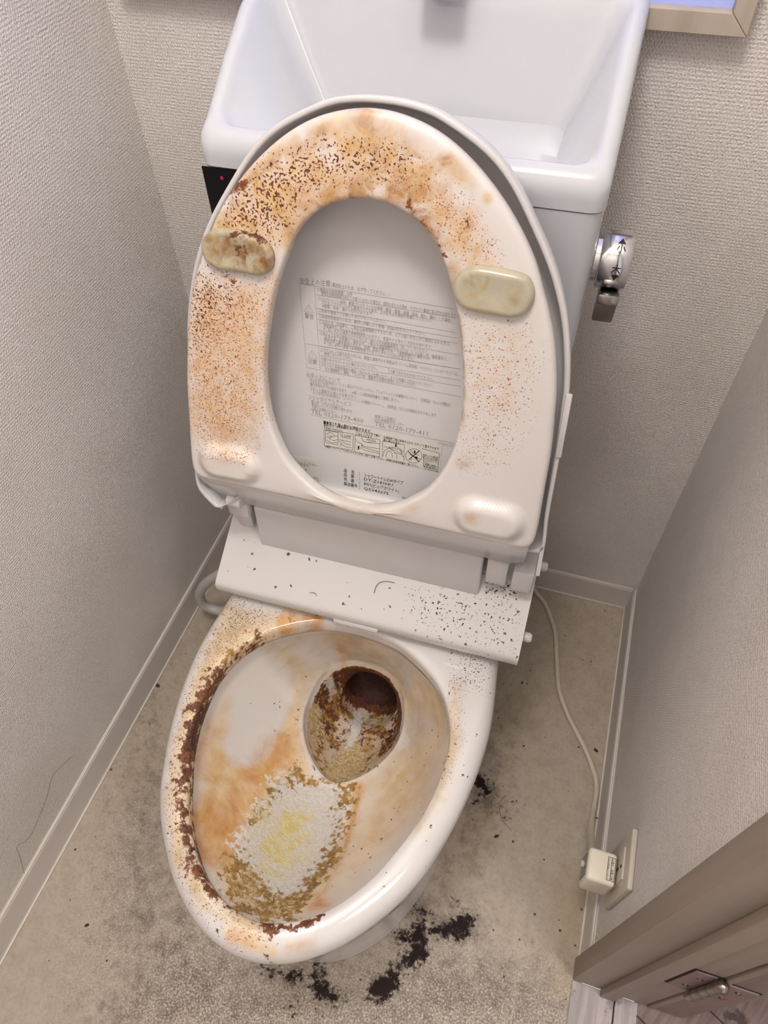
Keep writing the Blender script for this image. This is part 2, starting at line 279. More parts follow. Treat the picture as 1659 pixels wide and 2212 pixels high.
STAINS = STAINS = {'seat': {'tan': [('P', [(-0.153, 0.296), (-0.1373, 0.3212), (-0.1139, 0.3461), (-0.0878, 0.3682), (-0.0592, 0.3828), (-0.0396, 0.3919), (-0.0167, 0.3997), (0.0096, 0.4008), (0.0248, 0.3956), (0.0367, 0.3871), (0.0486, 0.3785), (0.0609, 0.3683), (0.0739, 0.3529), (0.0873, 0.3371), (0.1014, 0.3174), (0.1094, 0.3019), (0.0786, 0.2995), (0.0687, 0.3168), (0.0575, 0.3299), (0.0411, 0.3386), (0.0251, 0.3438), (-0.0064, 0.3419), (-0.0345, 0.3333), (-0.0594, 0.3117), (-0.0726, 0.2885), (-0.0815, 0.2853)], 0.0, 0.01659, 1), ('L', [(-0.0816, 0.2813), (-0.0925, 0.2464), (-0.0998, 0.2004), (-0.102, 0.1414)], 0.0039, 0.00878, 0.7), ('L', [(-0.0444, 0.029), (-0.0021, 0.0258), (0.0486, 0.0375), (0.0676, 0.0494)], 0.00293, 0.0078, 0.6), ('L', [(0.0837, 0.3523)], 0.0039, 0.00293, 0.9), ('L', [(0.0969, 0.3531)], 0.0039, 0.00293, 0.9), ('L', [(0.062, 0.375), (0.0701, 0.3693), (0.0767, 0.3606)], 0.0078, 0.0078, 0.7), ('L', [(0.0394, 0.3776)], 0.0078, 0.00976, 0.8), ('L', [(-0.0014, 0.3973)], 0.01171, 0.01171, 0.8), ('L', [(-0.0434, 0.3893)], 0.00683, 0.00976, 0.6), ('P', [(-0.1737, 0.2516), (-0.0865, 0.2642), (-0.0982, 0.1913), (-0.1059, 0.1198), (-0.1187, 0.0673), (-0.1801, 0.0535), (-0.189, 0.1028), (-0.1851, 0.1761)], 0.0, 0.01951, 0.55), ('L', [(0.1303, 0.2562), (0.1388, 0.2411)], 0.00488, 0.00976, 0.5), ('L', [(0.1258, 0.0585)], 0.00683, 0.0078, 0.6), ('L', [(0.1092, 0.1135)], 0.00585, 0.00683, 0.6)], 'peach': [('P', [(-0.1391, 0.2977), (-0.1237, 0.3266), (-0.0967, 0.3515), (-0.0633, 0.369), (-0.0276, 0.3809), (0.0183, 0.3837), (0.0617, 0.3617), (0.0914, 0.3341), (0.1049, 0.3069), (0.0801, 0.3035), (0.0575, 0.3299), (0.0251, 0.3438), (-0.0144, 0.341), (-0.0552, 0.316), (-0.077, 0.2899)], 0.0, 0.01951, 0.8), ('P', [(-0.1751, 0.2514), (-0.0866, 0.26), (-0.0958, 0.1917), (-0.1059, 0.1198), (-0.1395, 0.0798), (-0.1841, 0.0701), (-0.189, 0.1028), (-0.1851, 0.1761)], 0.0, 0.02439, 0.72), ('P', [(0.0898, 0.2579), (0.1495, 0.2593), (0.1648, 0.1751), (0.1057, 0.1334)], 0.0, 0.02927, 0.35)], 'gold': [('L', [(-0.0638, 0.3054), (-0.0427, 0.3257), (-0.0224, 0.339), (-0.0026, 0.3449), (0.0211, 0.3454), (0.0331, 0.3412)], 0.01073, 0.01463, 0.95), ('L', [(0.0331, 0.3412), (0.0435, 0.3336)], 0.01073, 0.00976, 1), ('L', [(0.0437, 0.3318), (0.0589, 0.3174), (0.0704, 0.3021), (0.0777, 0.284)], 0.00585, 0.00976, 0.9), ('L', [(-0.1168, 0.333), (-0.1055, 0.3434), (-0.0902, 0.3568), (-0.0714, 0.3675), (-0.0433, 0.377)], 0.00244, 0.00683, 1), ('L', [(-0.0033, 0.3971)], 0.01073, 0.01366, 0.8), ('L', [(-0.0395, 0.3906), (-0.0434, 0.386)], 0.00488, 0.0078, 0.6), ('L', [(0.0394, 0.3776)], 0.00585, 0.00683, 0.7), ('L', [(0.06, 0.3761), (0.0639, 0.3745)], 0.00439, 0.0039, 0.9), ('L', [(0.0689, 0.3698)], 0.0039, 0.00488, 0.8), ('L', [(0.0765, 0.3623)], 0.00293, 0.0039, 0.7), ('L', [(0.0591, 0.3674)], 0.00244, 0.0039, 0.6), ('L', [(-0.1095, 0.093), (-0.1073, 0.0841)], 0.00244, 0.0039, 0.8), ('L', [(0.1082, 0.1143)], 0.0039, 0.00683, 0.6), ('L', [(0.0849, 0.3322)], 0.0039, 0.00585, 0.7), ('L', [(0.1227, 0.0565)], 0.00585, 0.00878, 0.6), ('L', [(0.0819, 0.2728), (0.0927, 0.229), (0.0995, 0.1855), (0.1027, 0.1428)], 0.00146, 0.00244, 0.8), ('L', [(0.1119, 0.1141)], 0.0039, 0.00683, 0.7), ('L', [(-0.1205, 0.0524), (-0.113, 0.0494)], 0.00146, 0.00293, 0.9), ('L', [(0.0074, 0.376), (0.0314, 0.3618), (0.0522, 0.3435)], 0.01659, 0.01659, 0.45), ('L', [(-0.1382, 0.3096), (-0.1235, 0.3304)], 0.00976, 0.01171, 0.5)], 'rust_and_shade': [('L', [(0.033, 0.343), (0.0404, 0.3343)], 0.00341, 0.00683, 0.72), ('L', [(0.0437, 0.3318), (0.0523, 0.3238), (0.0625, 0.3123), (0.072, 0.2986)], 0.00195, 0.00585, 0.66), ('L', [(0.0839, 0.3339)], 0.00341, 0.00683, 0.6), ('L', [(0.1228, 0.2663), (0.1327, 0.2659), (0.141, 0.268)], 0.00195, 0.00293, 0.95), ('L', [(-0.11, 0.3393), (-0.0902, 0.3568), (-0.0633, 0.3707)], 0.00098, 0.00488, 0.5), ('L', [(-0.142, 0.2604), (-0.1283, 0.256)], 0.00439, 0.00878, 0.62), ('L', [(0.1289, 0.1498)], 0.00098, 0.00195, 0.9), ('L', [(-0.109, 0.0931)], 0.00098, 0.00195, 0.8), ('L', [(0.1542, 0.0492)], 0.00073, 0.00146, 0.8), ('L', [(-0.0756, 0.0628)], 0.00073, 0.00146, 0.8), ('L', [(-0.1213, 0.3306), (-0.1054, 0.3452)], 0.00488, 0.0078, 0.55), ('L', [(-0.1735, 0.052)], 0.00073, 0.00146, 0.9)], 'speck': [('P', [(-0.1309, 0.2988), (-0.1284, 0.3223), (-0.1143, 0.3388), (-0.0924, 0.3556), (-0.0633, 0.369), (-0.0315, 0.3788), (-0.0005, 0.3802), (0.0264, 0.3763), (0.0311, 0.3651), (0.0006, 0.3602), (-0.0309, 0.3533), (-0.0552, 0.3382), (-0.0722, 0.3177), (-0.0856, 0.2987)], 0.0, 0.01463, 1), ('P', [(-0.1755, 0.2338), (-0.1611, 0.2577), (-0.1278, 0.2625), (-0.1268, 0.2412), (-0.1457, 0.2113), (-0.1624, 0.1897), (-0.1798, 0.1771)], 0.0, 0.01951, 0.85)], 'fine': [('P', [(-0.1751, 0.2514), (-0.1281, 0.2582), (-0.0891, 0.2554), (-0.1006, 0.1909), (-0.1059, 0.1198), (-0.1178, 0.0845), (-0.1784, 0.0713), (-0.1863, 0.1033), (-0.1851, 0.1761)], 0.0, 0.02439, 0.9), ('P', [(0.0225, 0.3776), (0.0541, 0.3625), (0.0826, 0.3436), (0.1086, 0.3074), (0.0839, 0.304), (0.066, 0.3238), (0.0405, 0.3456), (0.0087, 0.3542)], 0.0, 0.01951, 0.85), ('P', [(0.0903, 0.2538), (0.1419, 0.2581), (0.1554, 0.2271), (0.1566, 0.1734), (0.1434, 0.1213), (0.109, 0.1082)], 0.0, 0.02927, 0.5), ('P', [(-0.1751, 0.0709), (-0.1156, 0.0766), (-0.1132, 0.0686), (-0.1764, 0.0573)], 0.0, 0.00683, 0.9)]}, 'padl': {'tan': [('P', [(-0.1485, 0.2982), (-0.0776, 0.3072), (-0.0785, 0.2675), (-0.1522, 0.2569)], 0.0, 0.00976, 1)], 'gold': [('L', [(-0.1177, 0.2904), (-0.0958, 0.2813)], 0.01561, 0.00976, 1), ('L', [(-0.1437, 0.2909), (-0.1367, 0.2757)], 0.00488, 0.0039, 0.7)], 'rust_and_shade': [('L', [(-0.1215, 0.2997), (-0.1038, 0.302), (-0.0887, 0.2961)], 0.00439, 0.00585, 0.62), ('L', [(-0.1134, 0.2869)], 0.00976, 0.00976, 0.45)]}, 'padr': {'tan': [('L', [(0.1012, 0.2877)], 0.01268, 0.01171, 0.7), ('L', [(0.1313, 0.2807)], 0.0078, 0.00878, 0.6), ('L', [(0.1037, 0.2842), (0.1266, 0.2857)], 0.02927, 0.01463, 0.35)], 'gold': [('L', [(0.0956, 0.2918)], 0.00488, 0.00585, 0.6), ('L', [(0.1324, 0.2789)], 0.0039, 0.00488, 0.4)], 'rust_and_shade': []}, 'rim': {'film': [('P', [(-0.187, -0.3925), (-0.1021, -0.4025), (-0.1467, -0.4764), (-0.1458, -0.5565), (-0.1243, -0.6286), (-0.0845, -0.6914), (-0.032, -0.7251), (0.0293, -0.7283), (0.016, -0.7442), (-0.0536, -0.7352), (-0.1037, -0.6999), (-0.1478, -0.6336), (-0.1674, -0.5622), (-0.1774, -0.4785)], 0.0, 0.01875, 0.75), ('L', [(0.1389, -0.4274), (0.1518, -0.483), (0.1514, -0.5379), (0.1357, -0.598)], 0.01, 0.015, 0.55)], 'tan': [('L', [(-0.0902, -0.4003), (-0.1282, -0.4323), (-0.1479, -0.4737), (-0.1482, -0.533), (-0.1339, -0.5986), (-0.1152, -0.6466), (-0.0996, -0.672)], 0.0125, 0.02125, 0.9), ('L', [(-0.0803, -0.6947), (-0.0405, -0.7186), (-0.0008, -0.7283)], 0.00875, 0.015, 0.7), ('L', [(0.1428, -0.4562), (0.1515, -0.5162)], 0.00625, 0.01375, 0.5), ('L', [(-0.0186, -0.7441), (0.0066, -0.745), (0.0308, -0.7456)], 0.00625, 0.0075, 0.8)], 'orange': [('L', [(-0.0936, -0.408), (-0.0734, -0.394), (-0.0513, -0.3849)], 0.005, 0.00875, 0.9), ('L', [(-0.0133, -0.7447), (0.0066, -0.745), (0.0286, -0.7462)], 0.005, 0.0125, 0.5), ('L', [(0.0432, -0.74), (0.0676, -0.7285)], 0.00375, 0.01, 0.5)], 'gold': [('L', [(-0.1173, -0.4284), (-0.1409, -0.4614), (-0.1495, -0.4838)], 0.00375, 0.00875, 0.6), ('L', [(-0.1009, -0.4056), (-0.0686, -0.3899)], 0.00438, 0.00625, 0.6)], 'brown': [('L', [(-0.117, -0.4296), (-0.1369, -0.4565), (-0.1471, -0.4827)], 0.00375, 0.01875, 0.7), ('L', [(-0.1484, -0.4864), (-0.1494, -0.5087), (-0.1495, -0.5338), (-0.1448, -0.5589), (-0.1388, -0.5831), (-0.1329, -0.6039), (-0.1235, -0.6282)], 0.00688, 0.02875, 1), ('L', [(-0.1156, -0.6468), (-0.1057, -0.664), (-0.0955, -0.678), (-0.0792, -0.6942), (-0.0623, -0.7074), (-0.0412, -0.7174), (-0.0322, -0.7169), (-0.0098, -0.7202), (0.0258, -0.7262)], 0.00438, 0.02125, 1), ('L', [(0.0258, -0.7262), (0.0454, -0.7197), (0.0648, -0.7062)], 0.00187, 0.00875, 0.95), ('L', [(0.0648, -0.7062), (0.0726, -0.6736), (0.0902, -0.6455)], 0.00187, 0.00625, 0.6), ('L', [(-0.0964, -0.4008), (-0.0753, -0.389), (-0.0469, -0.3794)], 0.0025, 0.00625, 0.6), ('L', [(-0.1372, -0.6539), (-0.1312, -0.6602), (-0.1245, -0.6606)], 0.00125, 0.0025, 0.85), ('L', [(-0.1313, -0.631), (-0.1197, -0.6482)], 0.00313, 0.00625, 0.5), ('L', [(-0.0104, -0.7458)], 0.00313, 0.00875, 0.62), ('L', [(0.007, -0.746), (0.031, -0.7466)], 0.00562, 0.0125, 0.52), ('L', [(-0.1309, -0.6131), (-0.1301, -0.6333)], 0.00094, 0.0025, 0.7)], 'rust_and_shade': [('L', [(-0.1479, -0.5327), (-0.1451, -0.5559), (-0.1372, -0.5848)], 0.00438, 0.015, 0.95), ('L', [(-0.0973, -0.6708), (-0.0776, -0.6935), (-0.0626, -0.705)], 0.00313, 0.0125, 0.85), ('L', [(-0.136, -0.5996), (-0.1261, -0.6238)], 0.0025, 0.0075, 0.62), ('L', [(-0.1069, -0.6618), (-0.0867, -0.6872), (-0.0615, -0.7071)], 0.0025, 0.0075, 0.7)], 'fine': [('P', [(-0.1755, -0.3854), (-0.1301, -0.3969), (-0.0804, -0.3926), (-0.1331, -0.4514), (-0.1474, -0.489), (-0.1464, -0.5439), (-0.136, -0.5996), (-0.1173, -0.6475), (-0.0739, -0.7021), (-0.0363, -0.7265), (0.0118, -0.7334), (-0.003, -0.7457), (-0.0549, -0.7316), (-0.0974, -0.6991), (-0.1363, -0.6516), (-0.1626, -0.5837), (-0.1776, -0.4915)], 0.0, 0.025, 0.85), ('L', [(0.1415, -0.4267), (0.1543, -0.4937), (0.1489, -0.5382)], 0.0075, 0.015, 0.5)], 'dirt': [('P', [(0.1249, -0.3799), (0.1704, -0.3729), (0.1747, -0.4227), (0.1389, -0.4274)], 0.0, 0.01875, 0.55), ('P', [(-0.184, -0.3841), (-0.127, -0.3888), (-0.1224, -0.4156), (-0.1653, -0.4352)], 0.0, 0.01875, 0.35), ('L', [(0.1675, -0.4128), (0.168, -0.4177)], 0.00125, 0.0025, 0.9)], 'dots': [('P', [(-0.19, -0.3858), (-0.1045, -0.3963), (-0.0469, -0.3794), (0.1331, -0.3642), (0.1727, -0.3784), (0.1822, -0.4837), (0.1649, -0.5923), (0.131, -0.6708), (0.038, -0.7054), (0.03, -0.7572), (-0.045, -0.7446), (-0.1014, -0.7073), (-0.1502, -0.6439), (-0.1751, -0.5621), (-0.1922, -0.4652)], 0.0, 0.0125, 0.28), ('P', [(0.1249, -0.3799), (0.1704, -0.3729), (0.1759, -0.4283), (0.1402, -0.4332)], 0.0, 0.01875, 0.6), ('P', [(-0.184, -0.3841), (-0.107, -0.3901), (-0.1432, -0.4559), (-0.1711, -0.4642)], 0.0, 0.01875, 0.5)]}, 'bowl': {'film': [('P', [(-0.1115, -0.4127), (-0.0504, -0.3898), (0.0558, -0.3898), (0.1247, -0.4277), (0.1377, -0.4619), (0.0878, -0.4133), (0.0595, -0.383), (0.0437, -0.3739), (-0.0067, -0.3664), (-0.0578, -0.3854), (-0.0734, -0.4257), (-0.0728, -0.4661), (-0.065, -0.52), (-0.0798, -0.5288), (-0.0771, -0.4542), (-0.0884, -0.4114)], 0.0, 0.04138, 1), ('P', [(0.0667, -0.385), (0.1335, -0.4407), (0.1435, -0.4928), (0.1185, -0.5722), (0.0414, -0.5243), (0.0717, -0.4504)], 0.0, 0.03448, 0.5)], 'tan': [('P', [(-0.1471, -0.531), (-0.145, -0.4812), (-0.1254, -0.4409), (-0.1, -0.4164), (-0.081, -0.4199), (-0.0637, -0.4905), (-0.0226, -0.5295), (0.0394, -0.5181), (0.0421, -0.564), (0.0395, -0.6229), (0.0345, -0.6904), (-0.0051, -0.7195), (-0.0532, -0.7068), (-0.097, -0.6657), (-0.1249, -0.6173), (-0.1394, -0.5768)], 0.0, 0.01655, 0.95), ('L', [(-0.1255, -0.4355)], 0.00069, 0.00966, -1), ('P', [(-0.1108, -0.4129), (-0.0919, -0.4071), (-0.0879, -0.4202), (-0.0872, -0.4751), (-0.0833, -0.5201), (-0.0934, -0.5491), (-0.1124, -0.5641), (-0.1303, -0.5492), (-0.1357, -0.5183), (-0.142, -0.4866), (-0.1379, -0.447)], 0.0, 0.00966, -1), ('P', [(0.0435, -0.5106), (0.0988, -0.4539), (0.1357, -0.4495), (0.1434, -0.5155), (0.1203, -0.5786), (0.0896, -0.6278), (0.055, -0.6854), (0.0345, -0.6904), (0.0395, -0.6229)], 0.0, 0.04138, 0.75), ('L', [(0.0445, -0.5236), (0.0503, -0.569), (0.0486, -0.6147), (0.0417, -0.6564), (0.037, -0.6897)], 0.01103, 0.03448, 0.9), ('L', [(0.122, -0.4283), (0.0834, -0.3978), (0.0698, -0.4077)], 0.00966, 0.01793, 0.8), ('L', [(-0.0356, -0.3717), (-0.0035, -0.3705), (0.0448, -0.3761)], 0.0069, 0.02069, 0.6), ('L', [(-0.0786, -0.4293), (-0.0743, -0.4961)], 0.0069, 0.01655, 0.7)], 'orange': [('L', [(-0.071, -0.5015), (-0.0775, -0.5345), (-0.0882, -0.5705), (-0.0894, -0.6203), (-0.083, -0.6625)], 0.01379, 0.04828, 0.95), ('L', [(-0.105, -0.6385), (-0.0892, -0.673)], 0.02759, 0.04138, 0.75), ('L', [(0.0402, -0.5246), (0.0451, -0.5634), (0.0509, -0.6206), (0.0466, -0.6672)], 0.00276, 0.01517, 1), ('L', [(0.0462, -0.6789)], 0.00966, 0.02069, 0.9), ('L', [(-0.0349, -0.372), (-0.0337, -0.3703)], 0.00552, 0.01655, 0.7), ('L', [(-0.1425, -0.5676), (-0.1278, -0.6102)], 0.03448, 0.04138, 0.45)], 'gold': [('P', [(-0.0559, -0.5189), (-0.0168, -0.5275), (0.0394, -0.5181), (0.0456, -0.55), (0.0491, -0.6082), (0.0478, -0.6398), (0.0372, -0.6782), (0.0359, -0.704), (-0.0051, -0.7195), (-0.0292, -0.7216), (-0.0575, -0.7077), (-0.0699, -0.6796), (-0.0719, -0.6554), (-0.0765, -0.6253), (-0.0745, -0.5826), (-0.0656, -0.5489)], 0.0, 0.02345, 0.72), ('L', [(-0.0786, -0.4293), (-0.0683, -0.4783), (-0.0516, -0.5134)], 0.00552, 0.01379, 0.45)], 'brown': [('L', [(-0.046, -0.511), (-0.0555, -0.5435), (-0.0654, -0.5876), (-0.0637, -0.6241)], 0.00276, 0.01241, 0.5), ('L', [(0.0402, -0.5246), (0.0473, -0.5696), (0.048, -0.6211), (0.0456, -0.6585)], 0.00103, 0.00552, 0.6), ('L', [(-0.0385, -0.5081), (-0.0168, -0.5275), (0.0097, -0.5279)], 0.00138, 0.00552, 0.6)], 'scale': [('P', [(-0.0631, -0.5476), (-0.0378, -0.5407), (-0.0077, -0.5343), (0.0202, -0.5295), (0.0327, -0.5593), (0.0346, -0.5918), (0.0298, -0.6219), (0.0282, -0.6505), (0.019, -0.6771), (-0.0032, -0.6842), (-0.0302, -0.6745), (-0.049, -0.6694), (-0.0623, -0.6658), (-0.0716, -0.6355), (-0.07, -0.5952), (-0.0656, -0.5631)], 0.0, 0.04828, 0.95), ('L', [(-0.0606, -0.7041), (-0.0551, -0.7077)], 0.00483, 0.00966, 0.8), ('L', [(-0.0558, -0.5352)], 0.00621, 0.01103, 0.7), ('P', [(-0.0738, -0.6881), (-0.0289, -0.677), (0.0218, -0.6881), (0.0296, -0.7029), (-0.0064, -0.7172), (-0.044, -0.7138)], 0.0, 0.02759, 0.42)], 'yellow': [('P', [(-0.0593, -0.591), (-0.0153, -0.5735), (0.005, -0.6122), (0.0045, -0.6539), (-0.0258, -0.6725), (-0.0523, -0.6475)], 0.0, 0.03448, 0.75)], 'crumb': [('P', [(-0.0741, -0.679), (-0.0427, -0.6712), (0.0064, -0.6809), (0.0308, -0.6998), (-0.0051, -0.7195), (-0.0402, -0.712)], 0.0, 0.04138, 0.6)], 'rust_and_shade': [], 'fine': [('L', [(-0.0488, -0.5122), (-0.0584, -0.5661)], 0.0069, 0.02069, 0.4)], 'dirt': [('L', [(0.0563, -0.4346), (0.0498, -0.4594)], 0.00552, 0.00966, 0.5)], 'dots': [('P', [(-0.1407, -0.4709), (-0.0444, -0.3884), (0.1254, -0.4306), (0.1435, -0.4928), (0.1046, -0.621), (0.0396, -0.7003), (0.019, -0.659), (0.0293, -0.5272), (-0.0743, -0.4961)], 0.0, 0.01379, 0.3), ('L', [(0.0717, -0.4504), (0.0707, -0.4921)], 0.01379, 0.01379, 0.6)], 'rough': [('P', [(-0.0631, -0.5476), (-0.0077, -0.5343), (0.0202, -0.5295), (0.0462, -0.6088), (0.0372, -0.6782), (-0.0051, -0.7195), (-0.0292, -0.7216), (-0.0623, -0.6658), (-0.07, -0.5952)], 0.0, 0.00966, 0.8)]}, 'sump': {'tan': [('P', [(-0.2, -0.7), (0.2, -0.7), (0.2, 0.1), (-0.2, 0.1)], 0, 10, 1)], 'gold': [('P', [(-0.2, -0.7), (0.2, -0.7), (0.2, 0.1), (-0.2, 0.1)], 0, 10, 0.8), ('L', [(-0.0372, -0.4043), (-0.011, -0.3989)], 0.00741, 0.01481, 0.8), ('L', [(-0.0544, -0.4126), (-0.0349, -0.4329)], 0.01037, 0.01481, 0.75), ('L', [(0.0292, -0.4067), (0.0522, -0.4333)], 0.00889, 0.01481, 0.8)], 'brown': [('L', [(-0.0561, -0.3989), (-0.0586, -0.4185), (-0.0402, -0.417)], 0.00889, 0.01333, 0.75), ('L', [(0.0537, -0.3883), (0.0576, -0.4271), (0.0458, -0.4585)], 0.01037, 0.01778, 0.72), ('L', [(0.0307, -0.4671)], 0.01037, 0.01481, 0.72), ('L', [(-0.0453, -0.4595), (-0.0404, -0.4369)], 0.00889, 0.01481, 0.66), ('L', [(-0.0449, -0.3814)], 0.00444, 0.00593, 0.9), ('L', [(0.0597, -0.3936), (0.057, -0.4001)], 0.0037, 0.00593, 0.8), ('L', [(0.0195, -0.3766)], 0.00889, 0.01481, 0.6), ('P', [(-0.08, -0.378), (0.09, -0.378), (0.09, 0.1), (-0.08, 0.1)], 0, 0.012, 1.3), ('L', [(-0.0317, -0.3998)], 0.01481, 0.01778, 0.62), ('L', [(-0.0061, -0.434)], 0.04444, 0.04444, 0.5), ('L', [(-0.0352, -0.4691)], 0.01333, 0.01778, 0.62), ('L', [(0.0421, -0.424)], 0.01185, 0.01778, 0.66), ('L', [(0.0325, -0.3428), (0.0688, -0.4211)], 0.01185, 0.01926, 0.8)], 'scale': [('L', [(-0.0095, -0.3924), (-0.0034, -0.4247), (-0.0035, -0.4581), (-0.0039, -0.4762)], 0.00741, 0.01333, 0.85), ('L', [(-0.0638, -0.469), (-0.0488, -0.4947)], 0.00444, 0.00741, 0.9), ('L', [(-0.0488, -0.3875), (-0.0508, -0.3933)], 0.00296, 0.00593, 0.8), ('L', [(-0.0227, -0.516), (-0.0073, -0.5283)], 0.00296, 0.00593, 0.8), ('L', [(0.0463, -0.3888)], 0.00593, 0.01037, 0.7), ('L', [(-0.0494, -0.4984), (-0.0385, -0.5081)], 0.00222, 0.00444, 0.8)], 'crumb': [('P', [(-0.0192, -0.4758), (0.0004, -0.4315), (0.0343, -0.467), (0.0352, -0.4986), (0.0065, -0.5281), (-0.0206, -0.5178)], 0.0, 0.01481, 0.75), ('L', [(-0.0646, -0.4274), (-0.0426, -0.4665)], 0.01185, 0.0163, 0.6), ('L', [(0.0399, -0.4402), (0.0378, -0.4768)], 0.01333, 0.01778, 0.5)], 'yellow': [('L', [(0.001, -0.4926)], 0.01481, 0.02222, 0.4)], 'rust_and_shade': [('L', [(0.0511, -0.4173), (0.0507, -0.4329)], 0.00519, 0.00889, 0.72), ('L', [(-0.045, -0.3807)], 0.0037, 0.00593, 0.7), ('L', [(-0.0538, -0.3989)], 0.0037, 0.00741, 0.7), ('P', [(-0.08, -0.362), (0.09, -0.362), (0.09, 0.1), (-0.08, 0.1)], 0, 0.016, 1.3), ('L', [(0.0312, -0.4786)], 0.0037, 0.00593, 0.7)], 'rough': [('P', [(-0.2, -0.7), (0.2, -0.7), (0.2, 0.1), (-0.2, 0.1)], 0, 10, 1)], 'fine': [], 'film': [], 'orange': [('P', [(-0.2, -0.7), (0.2, -0.7), (0.2, 0.1), (-0.2, 0.1)], 0, 10, 0.62)], 'dirt': [], 'dots': []}, 'slab': {'speck': [('P', [(0.1462, -0.3125), (0.1782, -0.3096), (0.186, -0.3299), (0.1481, -0.3352)], 0.0, 0.01, 1), ('P', [(0.057, -0.3512), (0.1887, -0.3293), (0.196, -0.3807), (0.0962, -0.3874)], 0.0, 0.025, 0.35)], 'dots': [('P', [(-0.1878, -0.3851), (-0.1792, -0.3095), (0.2052, -0.307), (0.2028, -0.3898)], 0.0, 0.0125, 0.12), ('P', [(0.0432, -0.344), (0.1975, -0.3203), (0.2023, -0.384), (0.0796, -0.3905)], 0.0, 0.025, 0.75)]}, 'floor': {'grime': [('P', [(0.0123, -0.4241), (0.1064, -0.5619), (0.1804, -0.6678), (0.2608, -0.7194), (0.3729, -0.743), (0.3821, -0.7953), (0.2269, -0.8449), (0.1324, -0.76), (0.0559, -0.5776)], 0.0, 0.12, 0.72), ('P', [(0.5705, -0.2151), (0.6337, -0.2845), (0.6474, -0.3928), (0.6414, -0.5357), (0.5629, -0.6595), (0.4505, -0.7297), (0.3852, -0.7391), (0.5367, -0.5688)], 0.0, 0.072, 0.45), ('P', [(0.1943, -0.7882), (0.4505, -0.7297), (0.6248, -0.6399), (0.7412, -0.6372), (0.761, -0.6808), (0.1703, -0.8694)], 0.0, 0.112, 0.85), ('L', [(0.5981, -0.4082), (0.6184, -0.4319)], 0.0208, 0.048, 0.8), ('L', [(0.5469, -0.604), (0.5899, -0.609), (0.6166, -0.6067)], 0.032, 0.056, 0.75), ('L', [(0.3873, -0.7441), (0.4505, -0.7297), (0.47, -0.7457)], 0.032, 0.048, 0.7), ('L', [(0.0116, -0.3197), (0.0133, -0.3584), (0.0203, -0.3269)], 0.0048, 0.0096, 0.5), ('L', [(0.0557, -0.2552), (0.0439, -0.2896)], 0.008, 0.016, 0.4)], 'mould': [('L', [(0.5895, -0.3971), (0.602, -0.4086)], 0.0112, 0.032, 1), ('L', [(0.5909, -0.4353), (0.596, -0.4315)], 0.0048, 0.008, 0.75), ('L', [(0.6083, -0.4201), (0.6323, -0.4275)], 0.024, 0.048, 0.5), ('L', [(0.5479, -0.643), (0.5802, -0.6243), (0.6163, -0.6056)], 0.0128, 0.04, 1), ('L', [(0.5589, -0.6096), (0.5861, -0.5947)], 0.0272, 0.056, 0.5), ('L', [(0.54, -0.6887), (0.5524, -0.6698), (0.566, -0.6585)], 0.0136, 0.0256, 1), ('L', [(0.5199, -0.7199), (0.536, -0.7036), (0.5462, -0.6891)], 0.0136, 0.0256, 1), ('L', [(0.4428, -0.7276), (0.4591, -0.7436)], 0.0144, 0.048, 0.95), ('L', [(0.3656, -0.7425), (0.4169, -0.7319)], 0.0096, 0.032, 0.75), ('L', [(0.4298, -0.7639), (0.3821, -0.7953)], 0.0128, 0.032, 0.45)], 'mottle': [('P', [(0.2753, -0.7625), (0.4635, -0.764), (0.554, -0.7189), (0.601, -0.6762), (0.7279, -0.6689), (0.7799, -0.6842), (0.2346, -0.8583), (0.2334, -0.7523)], 0.0, 0.12, 1), ('P', [(0.0463, -0.6184), (0.092, -0.5664), (0.2351, -0.7275), (0.2136, -0.8218), (0.122, -0.851)], 0.0, 0.096, 0.35), ('L', [(0.4617, -0.7592), (0.6092, -0.7068)], 0.048, 0.072, 0.5)], 'ochre': [('P', [(0.5898, -0.2276), (0.6685, -0.3862), (0.6283, -0.5399), (0.5838, -0.5861), (0.5699, -0.4171)], 0.0, 0.08, 0.4), ('L', [(0.7619, -0.4977), (0.7658, -0.6124)], 0.024, 0.04, 0.5), ('L', [(0.0737, -0.3301), (0.0512, -0.5399)], 0.04, 0.08, 0.25)], 'dots': [('L', [(0.7481, -0.5404), (0.7616, -0.5847)], 0.0192, 0.032, 0.7), ('P', [(0.5543, -0.0606), (0.7816, -0.0124), (0.7717, -0.5874), (0.6909, -0.6419), (0.6022, -0.5481)], 0.0, 0.064, 0.25), ('P', [(-0.1084, -0.2627), (0.0461, -0.2156), (0.2269, -0.8449), (0.0767, -0.8928)], 0.0, 0.04, 0.12)]}}  # sump masks also darken the whole outlet, painting its inner shade over the crust

